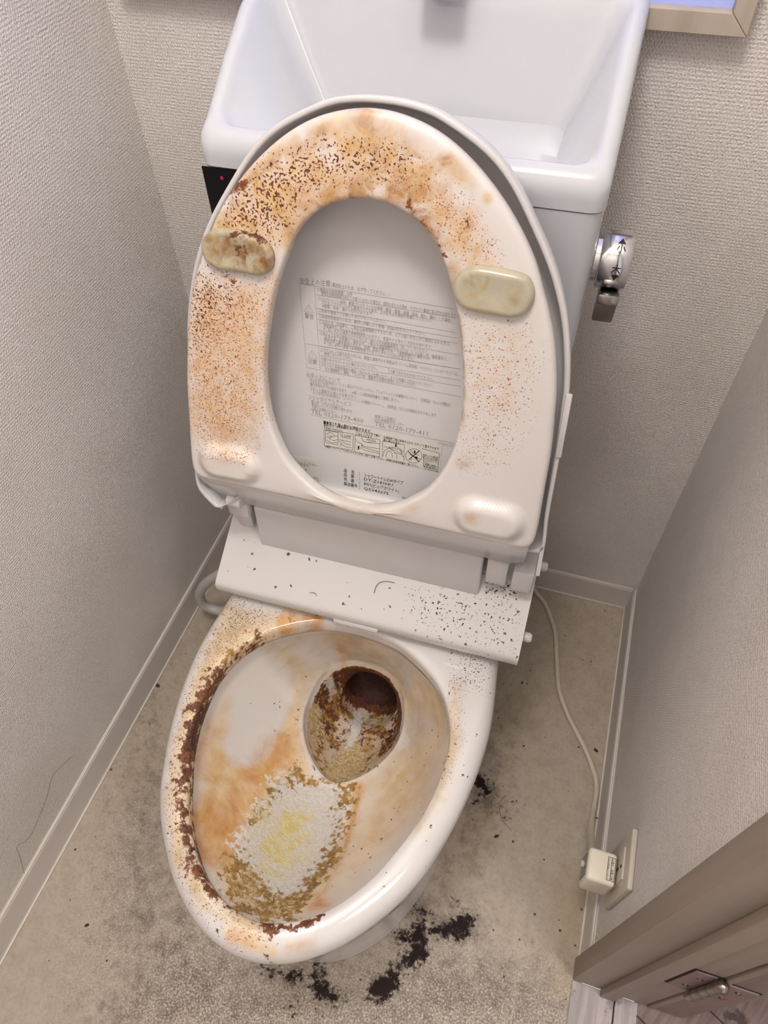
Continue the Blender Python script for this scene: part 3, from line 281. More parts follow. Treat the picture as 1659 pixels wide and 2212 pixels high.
# ---------------------------------------------------------------- materials
def wallpaper():
    k = NT('woven_wallpaper')
    tc = k.coord()
    # rows of raised threads, broken into short stitches
    sep = k.n('ShaderNodeSeparateXYZ'); k.l(tc, sep.inputs[0])
    geo = k.n('ShaderNodeNewGeometry')
    hx = k.math('ADD', sep.outputs[0], sep.outputs[1])
    wob = k.noise(35, 3); wob2 = k.noise(170, 2)
    zz = k.math('ADD', sep.outputs[2], k.math('MULTIPLY', wob, .0035))
    zz = k.math('ADD', zz, k.math('MULTIPLY', wob2, .0016))
    row = k.math('SINE', k.math('MULTIPLY', zz, 2*math.pi/.0038))
    xx = k.math('ADD', hx, k.math('MULTIPLY', k.math('FLOOR', k.math('DIVIDE', zz, .0038)), .00177))
    xx = k.math('ADD', xx, k.math('MULTIPLY', k.noise(260, 2), .0045))
    stc = k.math('SINE', k.math('MULTIPLY', xx, 2*math.pi/.0034))
    h = k.math('ADD', k.math('MULTIPLY', row, .30), k.math('MULTIPLY', stc, .50))
    h = k.math('ADD', h, k.math('MULTIPLY', k.math('SUBTRACT', k.noise(430, 4, .6), .5), 3.6))
    big = k.noise(5, 4)
    c = k.mix(k.ramp(big, .35, .7), lin('#e4deda'), lin('#dad3cd'))
    c = k.mix(k.math('MULTIPLY', k.ramp(h, .0, -.9), .45), c, lin('#a99c90'))
    c = k.mix(k.math('MULTIPLY', k.ramp(h, .6, 1.5), .55), c, lin('#efe7dd'))
    k.l(c, k.b.inputs['Base Color']); k.b.inputs['Roughness'].default_value = .62
    k.bump(h, .62, .0010)
    return k.m
M = {}
M['wall'] = wallpaper()
M['ceiling'] = plain('ceiling_paper', '#e6e2dc', .8)
M['vinyl_skirting'] = plain('grey_beige_vinyl', '#cdc6c2', .42)
M['caulk'] = plain('white_caulk', '#d9d2c6', .5)
def painted_wood(name, col, dark):
    k = NT(name); n1 = k.noise(40, 5, vec=k.coord((1, 1, .06))); n2 = k.noise(300, 3, vec=k.coord((1, 1, .05)))
    c = k.mix(k.ramp(n1, .3, .75), lin(col), lin(dark)); c = k.mix(k.math('MULTIPLY', k.ramp(n2, .5, .8), .3), c, lin(dark))
    k.l(c, k.b.inputs['Base Color']); k.b.inputs['Roughness'].default_value = .5
    k.bump(n2, .15, .0006); return k.m
M['frame'] = painted_wood('taupe_laminate', '#9b8d81', '#8c7e73')
M['door'] = painted_wood('taupe_door_laminate', '#8f7f75', '#80716a')
M['winframe'] = painted_wood('window_frame_laminate', '#b3a89c', '#a39688')
def plank(name, a, b, c_):
    k = NT(name); v = k.coord((1, .08, 1)); n1 = k.noise(120, 5, vec=v); n2 = k.noise(26, 4)
    c = k.mix(k.ramp(n1, .35, .7), lin(a), lin(b)); c = k.mix(k.ramp(n2, .62, .7), c, lin(c_))
    sp = k.noise(420, 2); c = k.mix(k.ramp(sp, .70, .73), c, lin('#3a302c'))
    k.l(c, k.b.inputs['Base Color']); k.b.inputs['Roughness'].default_value = .5; k.bump(n1, .3, .0006); return k.m
M['sill_plank'] = plank('worn_white_plank', '#b3aaa8', '#9a908e', '#8b817f')
M['hall_floor'] = plank('worn_brown_floorboard', '#8c7672', '#6c5652', '#4a3836')
M['ceramic'] = plain('white_ceramic', '#bfc1c6', .1, coat=.4)
M['plastic'] = plain('white_plastic', '#c8c5c5', .25, coat=.15)
M['plastic_panel'] = plain('lid_inner_plastic', '#c8c4bd', .38)
M['black'] = plain('black_gloss', '#040304', .2, coat=0.0, spec=.2)
M['red'] = plain('red_lamp', '#a3113c', .3)
M['grey_print'] = plain('grey_print', '#9a9690', .6)
M['black_print'] = plain('black_print', '#1a1918', .6)
M['sticker'] = plain('sticker', '#c9c6bf', .35)
M['chrome'] = plain('chrome', '#d0d0d2', .12, metal=1.0)
M['chrome_dull'] = plain('satin_chrome', '#a8a39e', .25, metal=1.0)
M['dark_gap'] = plain('dark_gap', '#151210', .9)
M['ivory'] = plain('ivory_plastic', '#e3dccb', .3)
M['ivory_grey'] = plain('grey_plate_plastic', '#beb6aa', .4)
M['window_tint'] = plain('olive_window', '#6d6750', .2)
M['cord'] = plain('cream_cord', '#cdc4b3', .45)
M['hose'] = plain('grey_hose', '#b9b6b2', .35)
M['steel'] = plain('worn_steel', '#9a918a', .3, metal=1.0)
M['hinge_leaf'] = plain('worn_bronze_leaf', '#8a7470', .45, metal=.3)
M['crumb'] = plain('brown_crumb', '#4c2c1c', .8, bumps=(900, .6, .0008))
M['crumb_y'] = plain('yellow_brown_crumb', '#7a5414', .6, bumps=(900, .6, .0008))
M['hair'] = plain('dark_hair', '#3c3028', .4)
def pane_mat():
    k = NT('frosted_daylight_pane'); k.b.inputs['Base Color'].default_value = lin('#8d92b8')
    k.b.inputs['Roughness'].default_value = .35
    k.b.inputs['Emission Color'].default_value = (.40, .46, 1.0, 1); k.b.inputs['Emission Strength'].default_value = .42
    sp = k.noise(300, 2); k.l(k.mix(k.ramp(sp, .68, .7), lin('#8d92b8'), lin('#3c4060')), k.b.inputs['Base Color'])
    return k.m
M['pane'] = pane_mat()
M['seat'] = stained('stained_seat_plastic', '#d2ccc9', [
    ('peach', '#d8c1ab', '#cdb094', 'soft', 60, .6),
    ('tan', '#cfae7c', '#bb8c4c', 'cloud', 38, .75),
    ('gold', '#ab7937', '#8f5c22', 'cloud', 60, .75),
    ('rust_and_shade', '#84491e', '#653012', 'crisp', 150, .9),
    ('fine', '#a5683f', '#86492b', 'speck', 640, .665),
    ('speck', '#6e3c2e', '#4c261c', 'speck', 460, .645)], rough=.3, coat=.15)
M['pad'] = stained('yellowed_rubber_pad', '#afa995', [
    ('tan', '#a88c5c', '#96763e', 'cloud', 60, .8),
    ('gold', '#855c28', '#6b431c', 'cloud', 80, .8),
    ('rust_and_shade', '#5e3112', '#48220c', 'crisp', 170, .9)], rough=.3, coat=.25)
M['bowl'] = stained('stained_ceramic', '#cfcbc9', [
    ('film', '#c4b091', '#b39c78', 'soft', 25, .5),
    ('tan', '#d9c5a6', '#cdb086', 'soft', 20, .35),
    ('orange', '#c6944f', '#b8793a', 'soft', 22, .6),
    ('gold', '#a48348', '#85602a', 'crisp', 90, .95),
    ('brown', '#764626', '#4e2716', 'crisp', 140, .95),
    ('scale', '#d6d2d0', '#cdc6ba', 'crisp', 140, .75),
    ('yellow', '#d8cc9c', '#cbba70', 'soft', 60, .9),
    ('crumb', '#d0be98', '#b0925e', 'crisp', 150, 1.0),
    ('rust_and_shade', '#4c2614', '#331810', 'crisp', 130, .95),  # real stains, plus painted shade inside the outlet
    ('fine', '#8a5a34', '#6b3e1e', 'speck', 560, .665),
    ('dirt', '#6b4a2e', '#3f2a1e', 'speck', 480, .65),
    ('dots', '#3c3433', '#5a5048', 'dots', 190, .30)], rough=.16, coat=.5, crust=('rough', 320, 1.0, .0028))
M['slab'] = stained('speckled_plastic', '#c4c0be', [
    ('speck', '#3a261a', '#241610', 'speck', 330, .66),
    ('dots', '#33241a', '#5e4630', 'dots', 210, .42)], rough=.3, coat=.1)
def floor_mat():
    k = NT('dirty_vinyl_floor')
    n1 = k.noise(7, 5, .6); n2 = k.noise(160, 4, .6); n3 = k.noise(40, 5, .6)
    c = k.mix(k.ramp(n3, .25, .75), lin('#b6aa9b'), lin('#a79a8a'))
    c = k.mix(k.math('MULTIPLY', k.ramp(n2, .45, .75), .35), c, lin('#94846f'))
    yl = k.attr('ochre'); c = k.mix(k.math('MULTIPLY', k.ramp(n1, .3, .8), yl), c, lin('#a08a58'))
    g = k.attr('grime')
    gn = k.ramp(k.noise(48, 8, .78), .34, .66, False)
    gf = k.math('MULTIPLY', k.ramp(k.math('ADD', g, k.math('MULTIPLY', k.math('SUBTRACT', gn, .5), .9)), .15, 1.1), .85)
    gf = k.math('MULTIPLY', gf, k.ramp(g, 0, .2))
    c = k.mix(gf, c, lin('#584a3e'))
    mt = k.attr('mottle')
    vn = k.noise(360, 4, .75)
    c = k.mix(k.math('MULTIPLY', mt, k.ramp(vn, .475, .56)), c, lin('#483c32'))
    c = k.mix(k.math('MULTIPLY', k.math('MULTIPLY', mt, k.ramp(vn, .45, .38)), .9), c, lin('#e6ded2'))
    d = k.attr('mould')
    dn = k.ramp(k.math('ADD', k.math('MULTIPLY', k.noise(110, 8, .78), .6), k.math('MULTIPLY', k.noise(30, 3), .4)), .36, .64, False)
    df = k.ramp(k.math('ADD', d, k.math('MULTIPLY', k.math('SUBTRACT', dn, .5), .9)), .42, .66)
    df = k.math('MULTIPLY', df, k.ramp(d, .01, .1))
    c = k.mix(df, c, lin('#2c2222'))
    x = k.n('ShaderNodeTexVoronoi', feature='F1'); x.inputs['Scale'].default_value = 80; k.l(k.coord(), x.inputs['Vector'])
    sep = k.n('ShaderNodeSeparateColor'); k.l(x.outputs['Color'], sep.inputs[0])
    keep = k.math('LESS_THAN', sep.outputs[1], k.math('ADD', k.attr('dots'), .05))
    f = k.math('MULTIPLY', k.math('LESS_THAN', x.outputs['Distance'], k.math('MULTIPLY', sep.outputs[0], .16)), keep)
    c = k.mix(f, c, lin('#4a3826'))
    k.l(c, k.b.inputs['Base Color'])
    k.l(k.math('ADD', k.math('SUBTRACT', .52, k.math('MULTIPLY', mt, .12)), k.math('MULTIPLY', df, .3)), k.b.inputs['Roughness'])
    k.l(k.math('SUBTRACT', .5, k.math('MULTIPLY', df, .4)), k.b.inputs['Specular IOR Level'])
    h = k.math('ADD', k.math('MULTIPLY', n2, .6), vn)
    k.bump(h, .35, .0012)
    return k.m
M['floor'] = floor_mat()

# ---------------------------------------------------------------- the room
W = W_ROOM; DOOR_Y = -0.624; Y0 = -1.45; H = 2.2
# floor, fine grid so the stains can be painted on it
gx, gy = 150, 270
xs = np.linspace(0, W, gx); ys = np.linspace(Y0, 0, gy)
V = np.array([(x, y, 0) for y in ys for x in xs]); F = [(j*gx+i, j*gx+i+1, (j+1)*gx+i+1, (j+1)*gx+i) for j in range(gy-1) for i in range(gx-1)]
fl = mesh_obj('floor', V, F, M['floor']); tag(fl, 'stained beige vinyl floor sheet around the toilet', kind='structure')
paint(fl, V[:, :2], {k: STAINS.get('floor', {}).get(k, []) for k in ('ochre', 'grime', 'mottle', 'mould', 'dots')})
tag(box('wall_left', (-.05, Y0, 0), (0, 0, H), M['wall']), 'left wall covered in woven beige wallpaper', kind='structure')
tag(box('wall_back', (-.05, 0, 0), (W+.05, .05, H), M['wall']), 'back wall covered in woven beige wallpaper behind the toilet', kind='structure')
wr = bmesh.new(); add_box(wr, (W, DOOR_Y+.016, 0), (W+.07, 0, H)); add_box(wr, (W, Y0, 0), (W+.07, -1.36, H)); add_box(wr, (W, -1.36, 2.0), (W+.07, DOOR_Y+.016, H))
tag(bm_obj('wall_right', wr, M['wall']), 'right wall with woven beige wallpaper and a door opening', kind='structure')
tag(box('wall_front', (-.05, Y0-.05, 0), (W+.05, Y0, H), M['wall']), 'wall behind the camera', kind='structure')
tag(box('ceiling', (-.05, Y0-.05, H), (W+.05, .05, H+.05), M['ceiling']), 'plain ceiling', kind='structure')
# skirting: vinyl strip with a light top lip and a sealant bead along the floor
def skirting(name, A, B, inward, label):
    A, B, n = Vector(A), Vector(B), Vector(inward)
    prof = [(0, 0), (.0075, 0), (.0062, .004), (.0058, .056), (.0042, .060), (0, .060)]
    N_ = 24; rings = []
    for i in range(N_+1):
        p = A.lerp(B, i/N_); rings.append([tuple(p+n*a+Vector((0, 0, b))) for a, b in prof])
    o = loft(name, rings, M['vinyl_skirting'], cap0=True, cap1=True)
    for p in o.data.polygons: p.use_smooth = False
    tag(o, label, kind='structure')
    for nm, off, z in (('top_lip', .0035, .0605), ('sealant_bead', .0078, .0012)):
        c = tube(nm, [tuple(A.lerp(B, i/8)+n*off+Vector((0, 0, z))) for i in range(9)], .0015, M['caulk'], o, 8)
    return o
skirting('baseboard_left', (0, Y0, 0), (0, 0, 0), (1, 0, 0), 'grey vinyl baseboard along the left wall')
skirting('baseboard_back', (.006, 0, 0), (W-.006, 0, 0), (0, -1, 0), 'grey vinyl baseboard along the back wall')
skirting('baseboard_right', (W, DOOR_Y+.026, 0), (W, 0, 0), (-1, 0, 0), 'grey vinyl baseboard along the right wall, ending at the door frame')

# window in the back wall, just above the tank
wx0, wx1, wz0, wz1 = 0.030, 0.6690, 0.9340, 1.75
win = empty('window_1', ((wx0+wx1)/2, 0, wz0)); tag(win, 'frosted window with a taupe frame above the tank', kind='structure')
bw = .018
def bar(pts):
    o = prism('frame_bar', [(a-win.location.x, b-wz0) for a, b in pts], 1, -.020, .0, M['winframe'], win, .0008, 1); return o
bar([(wx0, wz0), (wx1, wz0), (wx1-bw, wz0+bw), (wx0+bw, wz0+bw)])
bar([(wx1, wz0+.0003), (wx1, wz1), (wx1-bw, wz1-bw), (wx1-bw+.0003, wz0+bw+.0003)])
bar([(wx0, wz0+.0003), (wx0, wz1), (wx0+bw, wz1-bw), (wx0+bw, wz0+bw)])
bar([(wx0+.0003, wz1), (wx1-.0003, wz1), (wx1-bw, wz1-bw), (wx0+bw, wz1-bw)])
box('pane', (wx0+bw-win.location.x, -.008, bw), (wx1-bw-win.location.x, -.003, wz1-wz0-bw), M['pane'], win)

# door frame, threshold, hallway boards, door leaf
df = empty('trim_1', (W, DOOR_Y, 0)); tag(df, 'taupe wooden door frame at the right, seen from the room', kind='structure')
def dbox(nm, lo, hi, mat=None, bev=.0012):
    return box(nm, tuple(a-b for a, b in zip(lo, (W, DOOR_Y, 0))), tuple(a-b for a, b in zip(hi, (W, DOOR_Y, 0))), mat or M['frame'], df, bev, 2)
dbox('casing', (.775, DOOR_Y, 0), (.8125, DOOR_Y+.027, 2.03))
dbox('door_stop', (.8125, DOOR_Y-.009, 0), (.8315, DOOR_Y+.02, 2.0))
dbox('jamb', (.8315, DOOR_Y, 0), (.872, DOOR_Y+.022, 2.0))
dbox('casing', (.775, -1.387, 0), (.8125, -1.36, 2.03)); dbox('jamb', (.8125, -1.382, 0), (.872, -1.36, 2.0))
dbox('head', (.775, -1.36, 2.0), (.872, DOOR_Y, 2.03))
th = empty('trim_2', (.775, DOOR_Y, 0)); tag(th, 'worn white wooden threshold of two boards in the doorway', kind='structure')
for (a, b) in ((.7745, .8315), (.8330, .8625)):
    box('board', (a-.775, -1.36-DOOR_Y, -.02), (b-.775, (-.0005 if a < .8 else -.0005), .0015), M['sill_plank'], th, .0008, 1)
box('gap_filler', (.7735-.775, -.74, -.022), (.8625-.775, -.0006, -.003), M['dark_gap'], th)
hf = empty('floor_hall', (1.2, -.9, -.012)); hf.name = 'hallway_floor'; tag(hf, 'worn brown hallway floorboards beyond the threshold', kind='structure')
bwid = .075; ang = math.radians(-28)
for i in range(-14, 16):
    bm = bmesh.new(); y = i*bwid; add_box(bm, (-1.2, y+.0008, -.012), (1.2, y+bwid-.0008, 0.0), .0008, 1)
    o = bm_obj('floorboard', bm, M['hall_floor'], hf); o.rotation_euler = (0, 0, ang)
# the boards stop at the threshold: trim them with a bisect plane
for o in list(hf.children):
    bm = bmesh.new(); bm.from_mesh(o.data)
    mw = Matrix.Translation(hf.location) @ Matrix.Rotation(ang, 4, 'Z'); mi = mw.inverted()
    for (co, no) in (((.8635, 0, 0), (-1, 0, 0)), ((2.0, 0, 0), (1, 0, 0)), ((0, .35, 0), (0, 1, 0)), ((0, -1.9, 0), (0, -1, 0))):
        bmesh.ops.bisect_plane(bm, geom=list(bm.verts)+list(bm.edges)+list(bm.faces), plane_co=mi@Vector(co), plane_no=(mi.to_3x3()@Vector(no)).normalized(), clear_outer=True)
    if len(bm.faces) == 0: bpy.data.objects.remove(o); bm.free(); continue
    bm.to_mesh(o.data); bm.free()
tag(box('wall_hall', (1.95, -1.9, -.02), (2.0, .35, H), M['wall']), 'hallway wall opposite the toilet door', kind='structure')
dr = empty('door_1', (.883, DOOR_Y-.0005, 0.004)); tag(dr, 'taupe door leaf swung open into the hallway', kind='structure')
dA = np.array([0, 0]); dB = np.array([.0345, 0]); dd = np.array([.842, .47]); dd = dd/np.linalg.norm(dd)
prism('door_leaf', [tuple(dA), tuple(dB), tuple(dB+dd*.62), tuple(dA+dd*.62+np.array([-.0, .0]))], 2, 0, 1.96, M['door'], dr, .0015, 2)
for k in (0, 1, 2): pass
box('edge_strip', (-.010, -.0015, 0), (-.001, .012, 1.96), M['door'], dr, .001, 1)
hg = empty('hinge', (.872, DOOR_Y, .245)); tag(hg, 'worn steel butt hinge with ball tip on the door frame', 'hinge')
box('hinge_leaf', (-.027, -.0022, -.045), (-.003, .0, .06), M['hinge_leaf'], hg, .0006, 1)
box('hinge_leaf', (.008, -.0028, -.052), (.038, -.0004, .05), M['hinge_leaf'], hg, .0006, 1)
box('mortise_gap', (-.029, -.0009, -.0475), (-.001, .0004, .0625), M['dark_gap'], hg); box('mortise_gap', (.0065, -.0011, -.0545), (.0395, .0002, .0525), M['dark_gap'], hg)
for i in range(4): lathe('knuckle', [(.0052, 0), (.0058, .001), (.0058, .0235), (.0052, .0245)], M['steel'], hg, 20, 'Z', (-.0015, -.0075, -.05+i*.0255))
lathe('ball_tip', [(.003, 0), (.0045, .001), (.0068, .004), (.0075, .0075), (.0062, .0115), (.0035, .0140), (.0008, .0150)], M['steel'], hg, 24, 'Z', (-.0015, -.0075, .052))
for i in range(4):
    lathe('screw_head', [(.0034, 0), (.0034, .0008), (.002, .0016)], M['steel'], hg, 12, 'Z', (-.014 if i < 2 else .024, -.0024 if i < 2 else -.003, (-.02 if i % 2 else .03))).rotation_euler = (math.pi/2, 0, 0)

# ---------------------------------------------------------------- the toilet
T = empty('toilet', (.392, 0, 0), .02)
tag(T, 'stained white ceramic toilet with hand basin tank, raised seat and lid', 'toilet')

def hw(profile, ys_):
    p = sorted(profile); return np.interp(ys_, [a for a, b in p], [b for a, b in p])
def outline(profile):
    """closed symmetric outline from (y, half width) pairs ordered back to front"""
    R_ = [(b, a) for a, b in profile]; L_ = [(-b, a) for a, b in profile[::-1] if b > 1e-6]
    pts = [p for p in R_] + L_
    return np.array(pts)
def polar(poly, c, ang):
    """intersect rays from c with closed polygon"""
    out = []
    P = np.array(poly)-c
    for a in ang:
        d = np.array([math.cos(a), math.sin(a)]); best = None
        for i in range(len(P)):
            p, q = P[i], P[(i+1) % len(P)]; e = q-p
            det = d[0]*(-e[1])+e[0]*d[1]
            if abs(det) < 1e-12: continue
            t = (p[0]*(-e[1])+e[0]*p[1])/det; s = (d[0]*p[1]-d[1]*p[0])/det
            if t > 0 and -1e-9 <= s <= 1+1e-9: best = t if best is None else max(best, t)
        out.append(c+d*best)
    return np.array(out)
def smooth_closed(poly, n=6):
    P = list(poly); P = [P[-1]]+P+[P[0], P[1]]; out = []
    for i in range(1, len(P)-2):
        p0, p1, p2, p3 = [np.array(q, float) for q in P[i-1:i+3]]
        for t in np.linspace(0, 1, n, endpoint=False):
            out.append(.5*((2*p1)+(-p0+p2)*t+(2*p0-5*p1+4*p2-p3)*t*t+(-p0+3*p1-3*p2+p3)*t**3))
    return np.array(out)
NA = 280
ANG = np.linspace(0, 2*math.pi, NA, endpoint=False)
RC = np.array([0, -.555])
# outer plan of the rim (back end runs on under the seat unit)
rim_prof = [(-.06, .0), (-.06, .10), (-.075, .125), (-.12, .145), (-.20, .162), (-.30, .174), (-.38, .1825), (-.44, .1885), (-.48, .189), (-.526, .184), (-.574, .174), (-.616, .161), (-.645, .149), (-.675, .1305), (-.708, .103), (-.730, .078), (-.747, .050), (-.756, .022), (-.758, 0)]
rim_o = polar(smooth_closed(outline(rim_prof)), RC, ANG)
base_prof = [(-.06, .0), (-.06, .10), (-.12, .130), (-.25, .150), (-.40, .162), (-.52, .160), (-.58, .148), (-.63, .126), (-.664, .103), (-.694, .070), (-.710, .037), (-.717, 0)]
base_o = polar(smooth_closed(outline(base_prof)), RC, ANG)
in_prof = [(-.384, 0), (-.386, .03), (-.394, .062), (-.42, .105), (-.45, .131), (-.49, .146), (-.535, .1465), (-.58, .138), (-.625, .120), (-.66, .101), (-.695, .072), (-.716, .040), (-.7265, 0)]
rim_i = polar(smooth_closed(outline(in_prof)), RC, ANG)
def scl(P, k, c=RC):  # inset outline by k metres
    d = P-c; L = np.linalg.norm(d, axis=1, keepdims=True); return c+d*(1-k/L)
def ring(P, z): return np.column_stack([P, np.full(len(P), z) if np.isscalar(z) else z])
rings = []; tagz = []
def add(r): rings.append(r)
mixp = lambda a, b, t: a*(1-t)+b*t
add(ring(base_o, 0.0)); add(ring(base_o, .004)); add(ring(scl(base_o, .004), .03))
for z, t in ((.08, .0), (.14, .08), (.20, .28), (.26, .62), (.30, .88)):
    add(ring(scl(mixp(base_o, rim_o, t), .004*(1-t)), z))
for z, k in ((.318, .004), (.332, .001), (.343, -.0005), (.352, 0), (.358, .0022), (.363, .006), (.3668, .011), (.3688, .017)):
    add(ring(scl(rim_o, k), z))
e0 = scl(rim_o, .017)
i0 = scl(rim_i, -.004)
for t in (.2, .4, .6, .8): add(ring(mixp(e0, i0, t), .3685+.001*math.sin(math.pi*t)))
for z, k in ((.3675, -.004), (.3665, -.0018), (.364, -.0004), (.360, 0), (.350, 0), (.343, .0002)): add(ring(scl(rim_i, k), z))
for z, k in ((.340, -.004), (.338, -.009), (.333, -.011), (.324, -.010)): add(ring(scl(rim_i, k), z))
n_in0 = len(rings)
# mouth of the sump
lip_prof = [(-.363, 0), (-.365, .022), (-.374, .044), (-.39, .060), (-.41, .068), (-.435, .0715), (-.46, .068), (-.485, .056), (-.507, .038), (-.522, .018), (-.528, 0)]
LC_ = np.array([.002, -.438])
lip = polar(smooth_closed(outline(lip_prof))+np.array([.002, 0]), LC_, ANG)
lip_z = np.interp(lip[:, 1], [-.528, -.43, -.363], [.196, .204, .232])
P0 = rings[-1][:, :2]; Z0 = rings[-1][:, 2]
NI = 64
side = np.abs(np.cos(ANG))      # 1 at the sides, 0 front/back
backn = np.clip(np.sin(ANG), 0, 1)
for j in range(1, NI+1):
    s = j/NI
    sp = s
    P_ = P0*(1-sp)+lip*sp
    pw = 1.9 - .5*backn
    g = 1-(1-s)**pw
    g = g*(1-.0)
    # the side walls bulge a little, the front slope stays a shallow trough
    zz = Z0-(Z0-lip_z)*g
    zz = zz + .010*side*math.sin(math.pi*s)
    rings.append(np.column_stack([P_, zz]))
# sump: short drop, then floor running down and back into the outlet
oc = np.array([.006, -.385]); orad = .0435
ox = oc[0]+orad*np.cos(ANG); oy = oc[1]+orad*.80*np.sin(ANG); oz = .148+.030*np.sin(ANG)
outl = np.column_stack([ox, oy, oz])
r_l = rings[-1]
c3 = np.array([LC_[0], LC_[1]])
a1 = r_l.copy(); d = a1[:, :2]-c3; a1[:, :2] = c3+d*.985; a1[:, 2] -= .003; rings.append(a1)
a2 = r_l.copy(); a2[:, :2] = c3+d*.965; a2[:, 2] -= .010*(1-.2*backn); rings.append(a2)
a3 = r_l.copy(); a3[:, :2] = c3+d*.93; a3[:, 2] -= .020*(1-.3*backn); rings.append(a3)
for j in range(1, 23):
    s = j/22; g = s
    q = a3*(1-g)+outl*g
    q[:, 2] -= .012*math.sin(math.pi*s)*(1-.5*backn)
    rings.append(q)
for j in range(1, 13):
    s = j/12.0
    q = outl.copy(); c = outl.mean(axis=0)
    q = c+(q-c)*(1-.06*s)
    q[:, 1] += .15*s; q[:, 2] += -.018*math.sin(min(1, s*1.5)*math.pi)+.10*max(0, s-.5)
    q[:, 2] = q[:, 2] - (q[:, 1]-(c[1]+.15*s))*(-.9*s)   # turn the section upright
    rings.append(q)
bowl = loft('bowl', rings, M['bowl'], T, cap0=True, cap1=True)
bv = np.array([tuple(v.co) for v in bowl.data.vertices])
ridx = np.repeat(np.arange(len(rings)), NA)
is_rim = (bv[:, 2] > .33) & (ridx < n_in0)
n_lip = n_in0+NI
bst = STAINS.get('bowl', {}); rst = STAINS.get('rim', {}); sst = STAINS.get('sump', {})
names = ('film', 'tan', 'orange', 'gold', 'brown', 'scale', 'yellow', 'crumb', 'rust_and_shade', 'fine', 'dirt', 'dots', 'rough')
class _O: pass
def layered(name):
    out = np.zeros(len(bv))
    for st, sel in ((rst, is_rim), (bst, (ridx >= n_in0) & (ridx <= n_lip+1)), (sst, ridx > n_lip+1)):
        tmp = np.zeros(len(bv)); P = bv[:, :2]
        idx = np.where(sel)[0]
        for (kind, pts, r, soft, v) in st.get(name, []):
            s = sd_poly(P[idx], pts) if kind == 'P' else d_line(P[idx], pts)-r
            x = np.clip(.5-s/max(soft, 1e-6)*.5, 0, 1); x = x*x*(3-2*x)*abs(v)
            if v < 0: tmp[idx] = tmp[idx]*(1-x)
            else: tmp[idx] = np.maximum(tmp[idx], x)
        out = np.maximum(out, tmp)
    return out
for nm in names:
    a = bowl.data.attributes.new(nm, 'FLOAT', 'POINT'); a.data.foreach_set('value', layered(nm).astype(np.float32))

# ---- tank with sloping hand basin
def rrect(x0, x1, y0, y1, r, n=12):
    out = []
    for (cx, cy, a0) in ((x1-r, y1-r, 0), (x0+r, y1-r, 90), (x0+r, y0+r, 180), (x1-r, y0+r, 270)):
        for k in range(n+1):
            a = math.radians(a0+90*k/n); out.append((cx+r*math.cos(a), cy+r*math.sin(a)))
    return np.array(out)
def densify(P, k):
    out = []
    for i in range(len(P)):
        a, b = P[i], P[(i+1) % len(P)]; n = max(1, int(np.linalg.norm(b-a)/k))
        for t in range(n): out.append(a+(b-a)*t/n)
    return np.array(out)
TB = -.014
def zrim(y): return np.interp(y, [-.207, -.196, -.185, -.177, -.127, -.078, -.04, -.02], [.8765, .8835, .888, .892, .923, .949, .961, .966])
tank = empty('tank', (0, 0, 0)); tank.parent = T
tbody = loft('tank_body', [ring(rrect(-.178, .178, -.196, TB, .022), .30), ring(rrect(-.186, .187, -.204, TB, .02), .36), ring(rrect(-.187, .188, -.205, TB, .014), .852), ring(rrect(-.183, .184, -.201, TB, .012), .8525)], M['ceramic'], tank, cap0=True, cap1=True)
# cover
N_S = 12
def rr(x0, x1, y0, y1, r): return rrect(x0, x1, y0, y1, r, N_S)
def dens(P, n=40):
    out = []
    m_ = N_S+1
    for q in range(4):
        out += [tuple(p) for p in P[q*m_:(q+1)*m_]]
        a = P[(q+1)*m_-1]; b = P[((q+1)*m_) % len(P)]
        for t in range(1, n): out.append(tuple(a+(b-a)*t/n))
    return np.array(out)
O_ = dens(rr(-.188, .189, -.206, TB, .014))
cov = [ring(dens(rr(-.186, .187, -.204, TB, .012)), .8532), ring(O_, .8536), ring(O_, .862)]
zt = zrim(O_[:, 1]); cov.append(np.column_stack([O_, np.maximum(zt-.010, .863)]))
for k, dz in ((.0012, .0055), (.004, .0018), (.008, .0)):
    Q = dens(rr(-.188+k, .189-k, -.206+k, TB-k*.3, .014)); cov.append(np.column_stack([Q, zrim(Q[:, 1])-dz]))
Q = dens(rr(-.176, .177, -.192, -.026, .02)); cov.append(np.column_stack([Q, zrim(Q[:, 1])]))
Q = dens(rr(-.173, .174, -.189, -.029, .02)); cov.append(np.column_stack([Q, zrim(Q[:, 1])-.0016]))
Q = dens(rr(-.170, .171, -.186, -.032, .02)); rim_in = np.column_stack([Q, zrim(Q[:, 1])-.006]); cov.append(rim_in)
FQ = dens(rr(-.118, .136, -.176, -.066, .016)); flr = ring(FQ, .862+0*FQ[:, 0])
for s in (.15, .35, .6, .8, .92): 
    q = rim_in*(1-s)+flr*s; q[:, 2] -= .003*math.sin(math.pi*s); cov.append(q)
cov.append(flr)
F2 = dens(rr(-.10, .12, -.165, -.075, .03)); cov.append(ring(F2, .8605))
F3 = dens(rr(-.02, .03, -.125, -.105, .008)); cov.append(ring(F3, .858))
tcv = loft('tank_cover', cov, M['ceramic'], tank, cap0=True, cap1=True)
for o_ in (tcv, tbody):
    try: o_.data.set_sharp_from_angle(angle=math.radians(48))
    except Exception: pass
box('control_panel', (-.1872, -.2065, .770), (-.080, -.2045, .8525), M['black'], tank, .001, 2)
lathe('indicator_lamp', [(.0018, 0), (.0018, .0006), (.0012, .0009)], M['red'], tank, 14, 'Y', (-.1672, -.2066, .8435)).rotation_euler = (0, 0, math.pi)
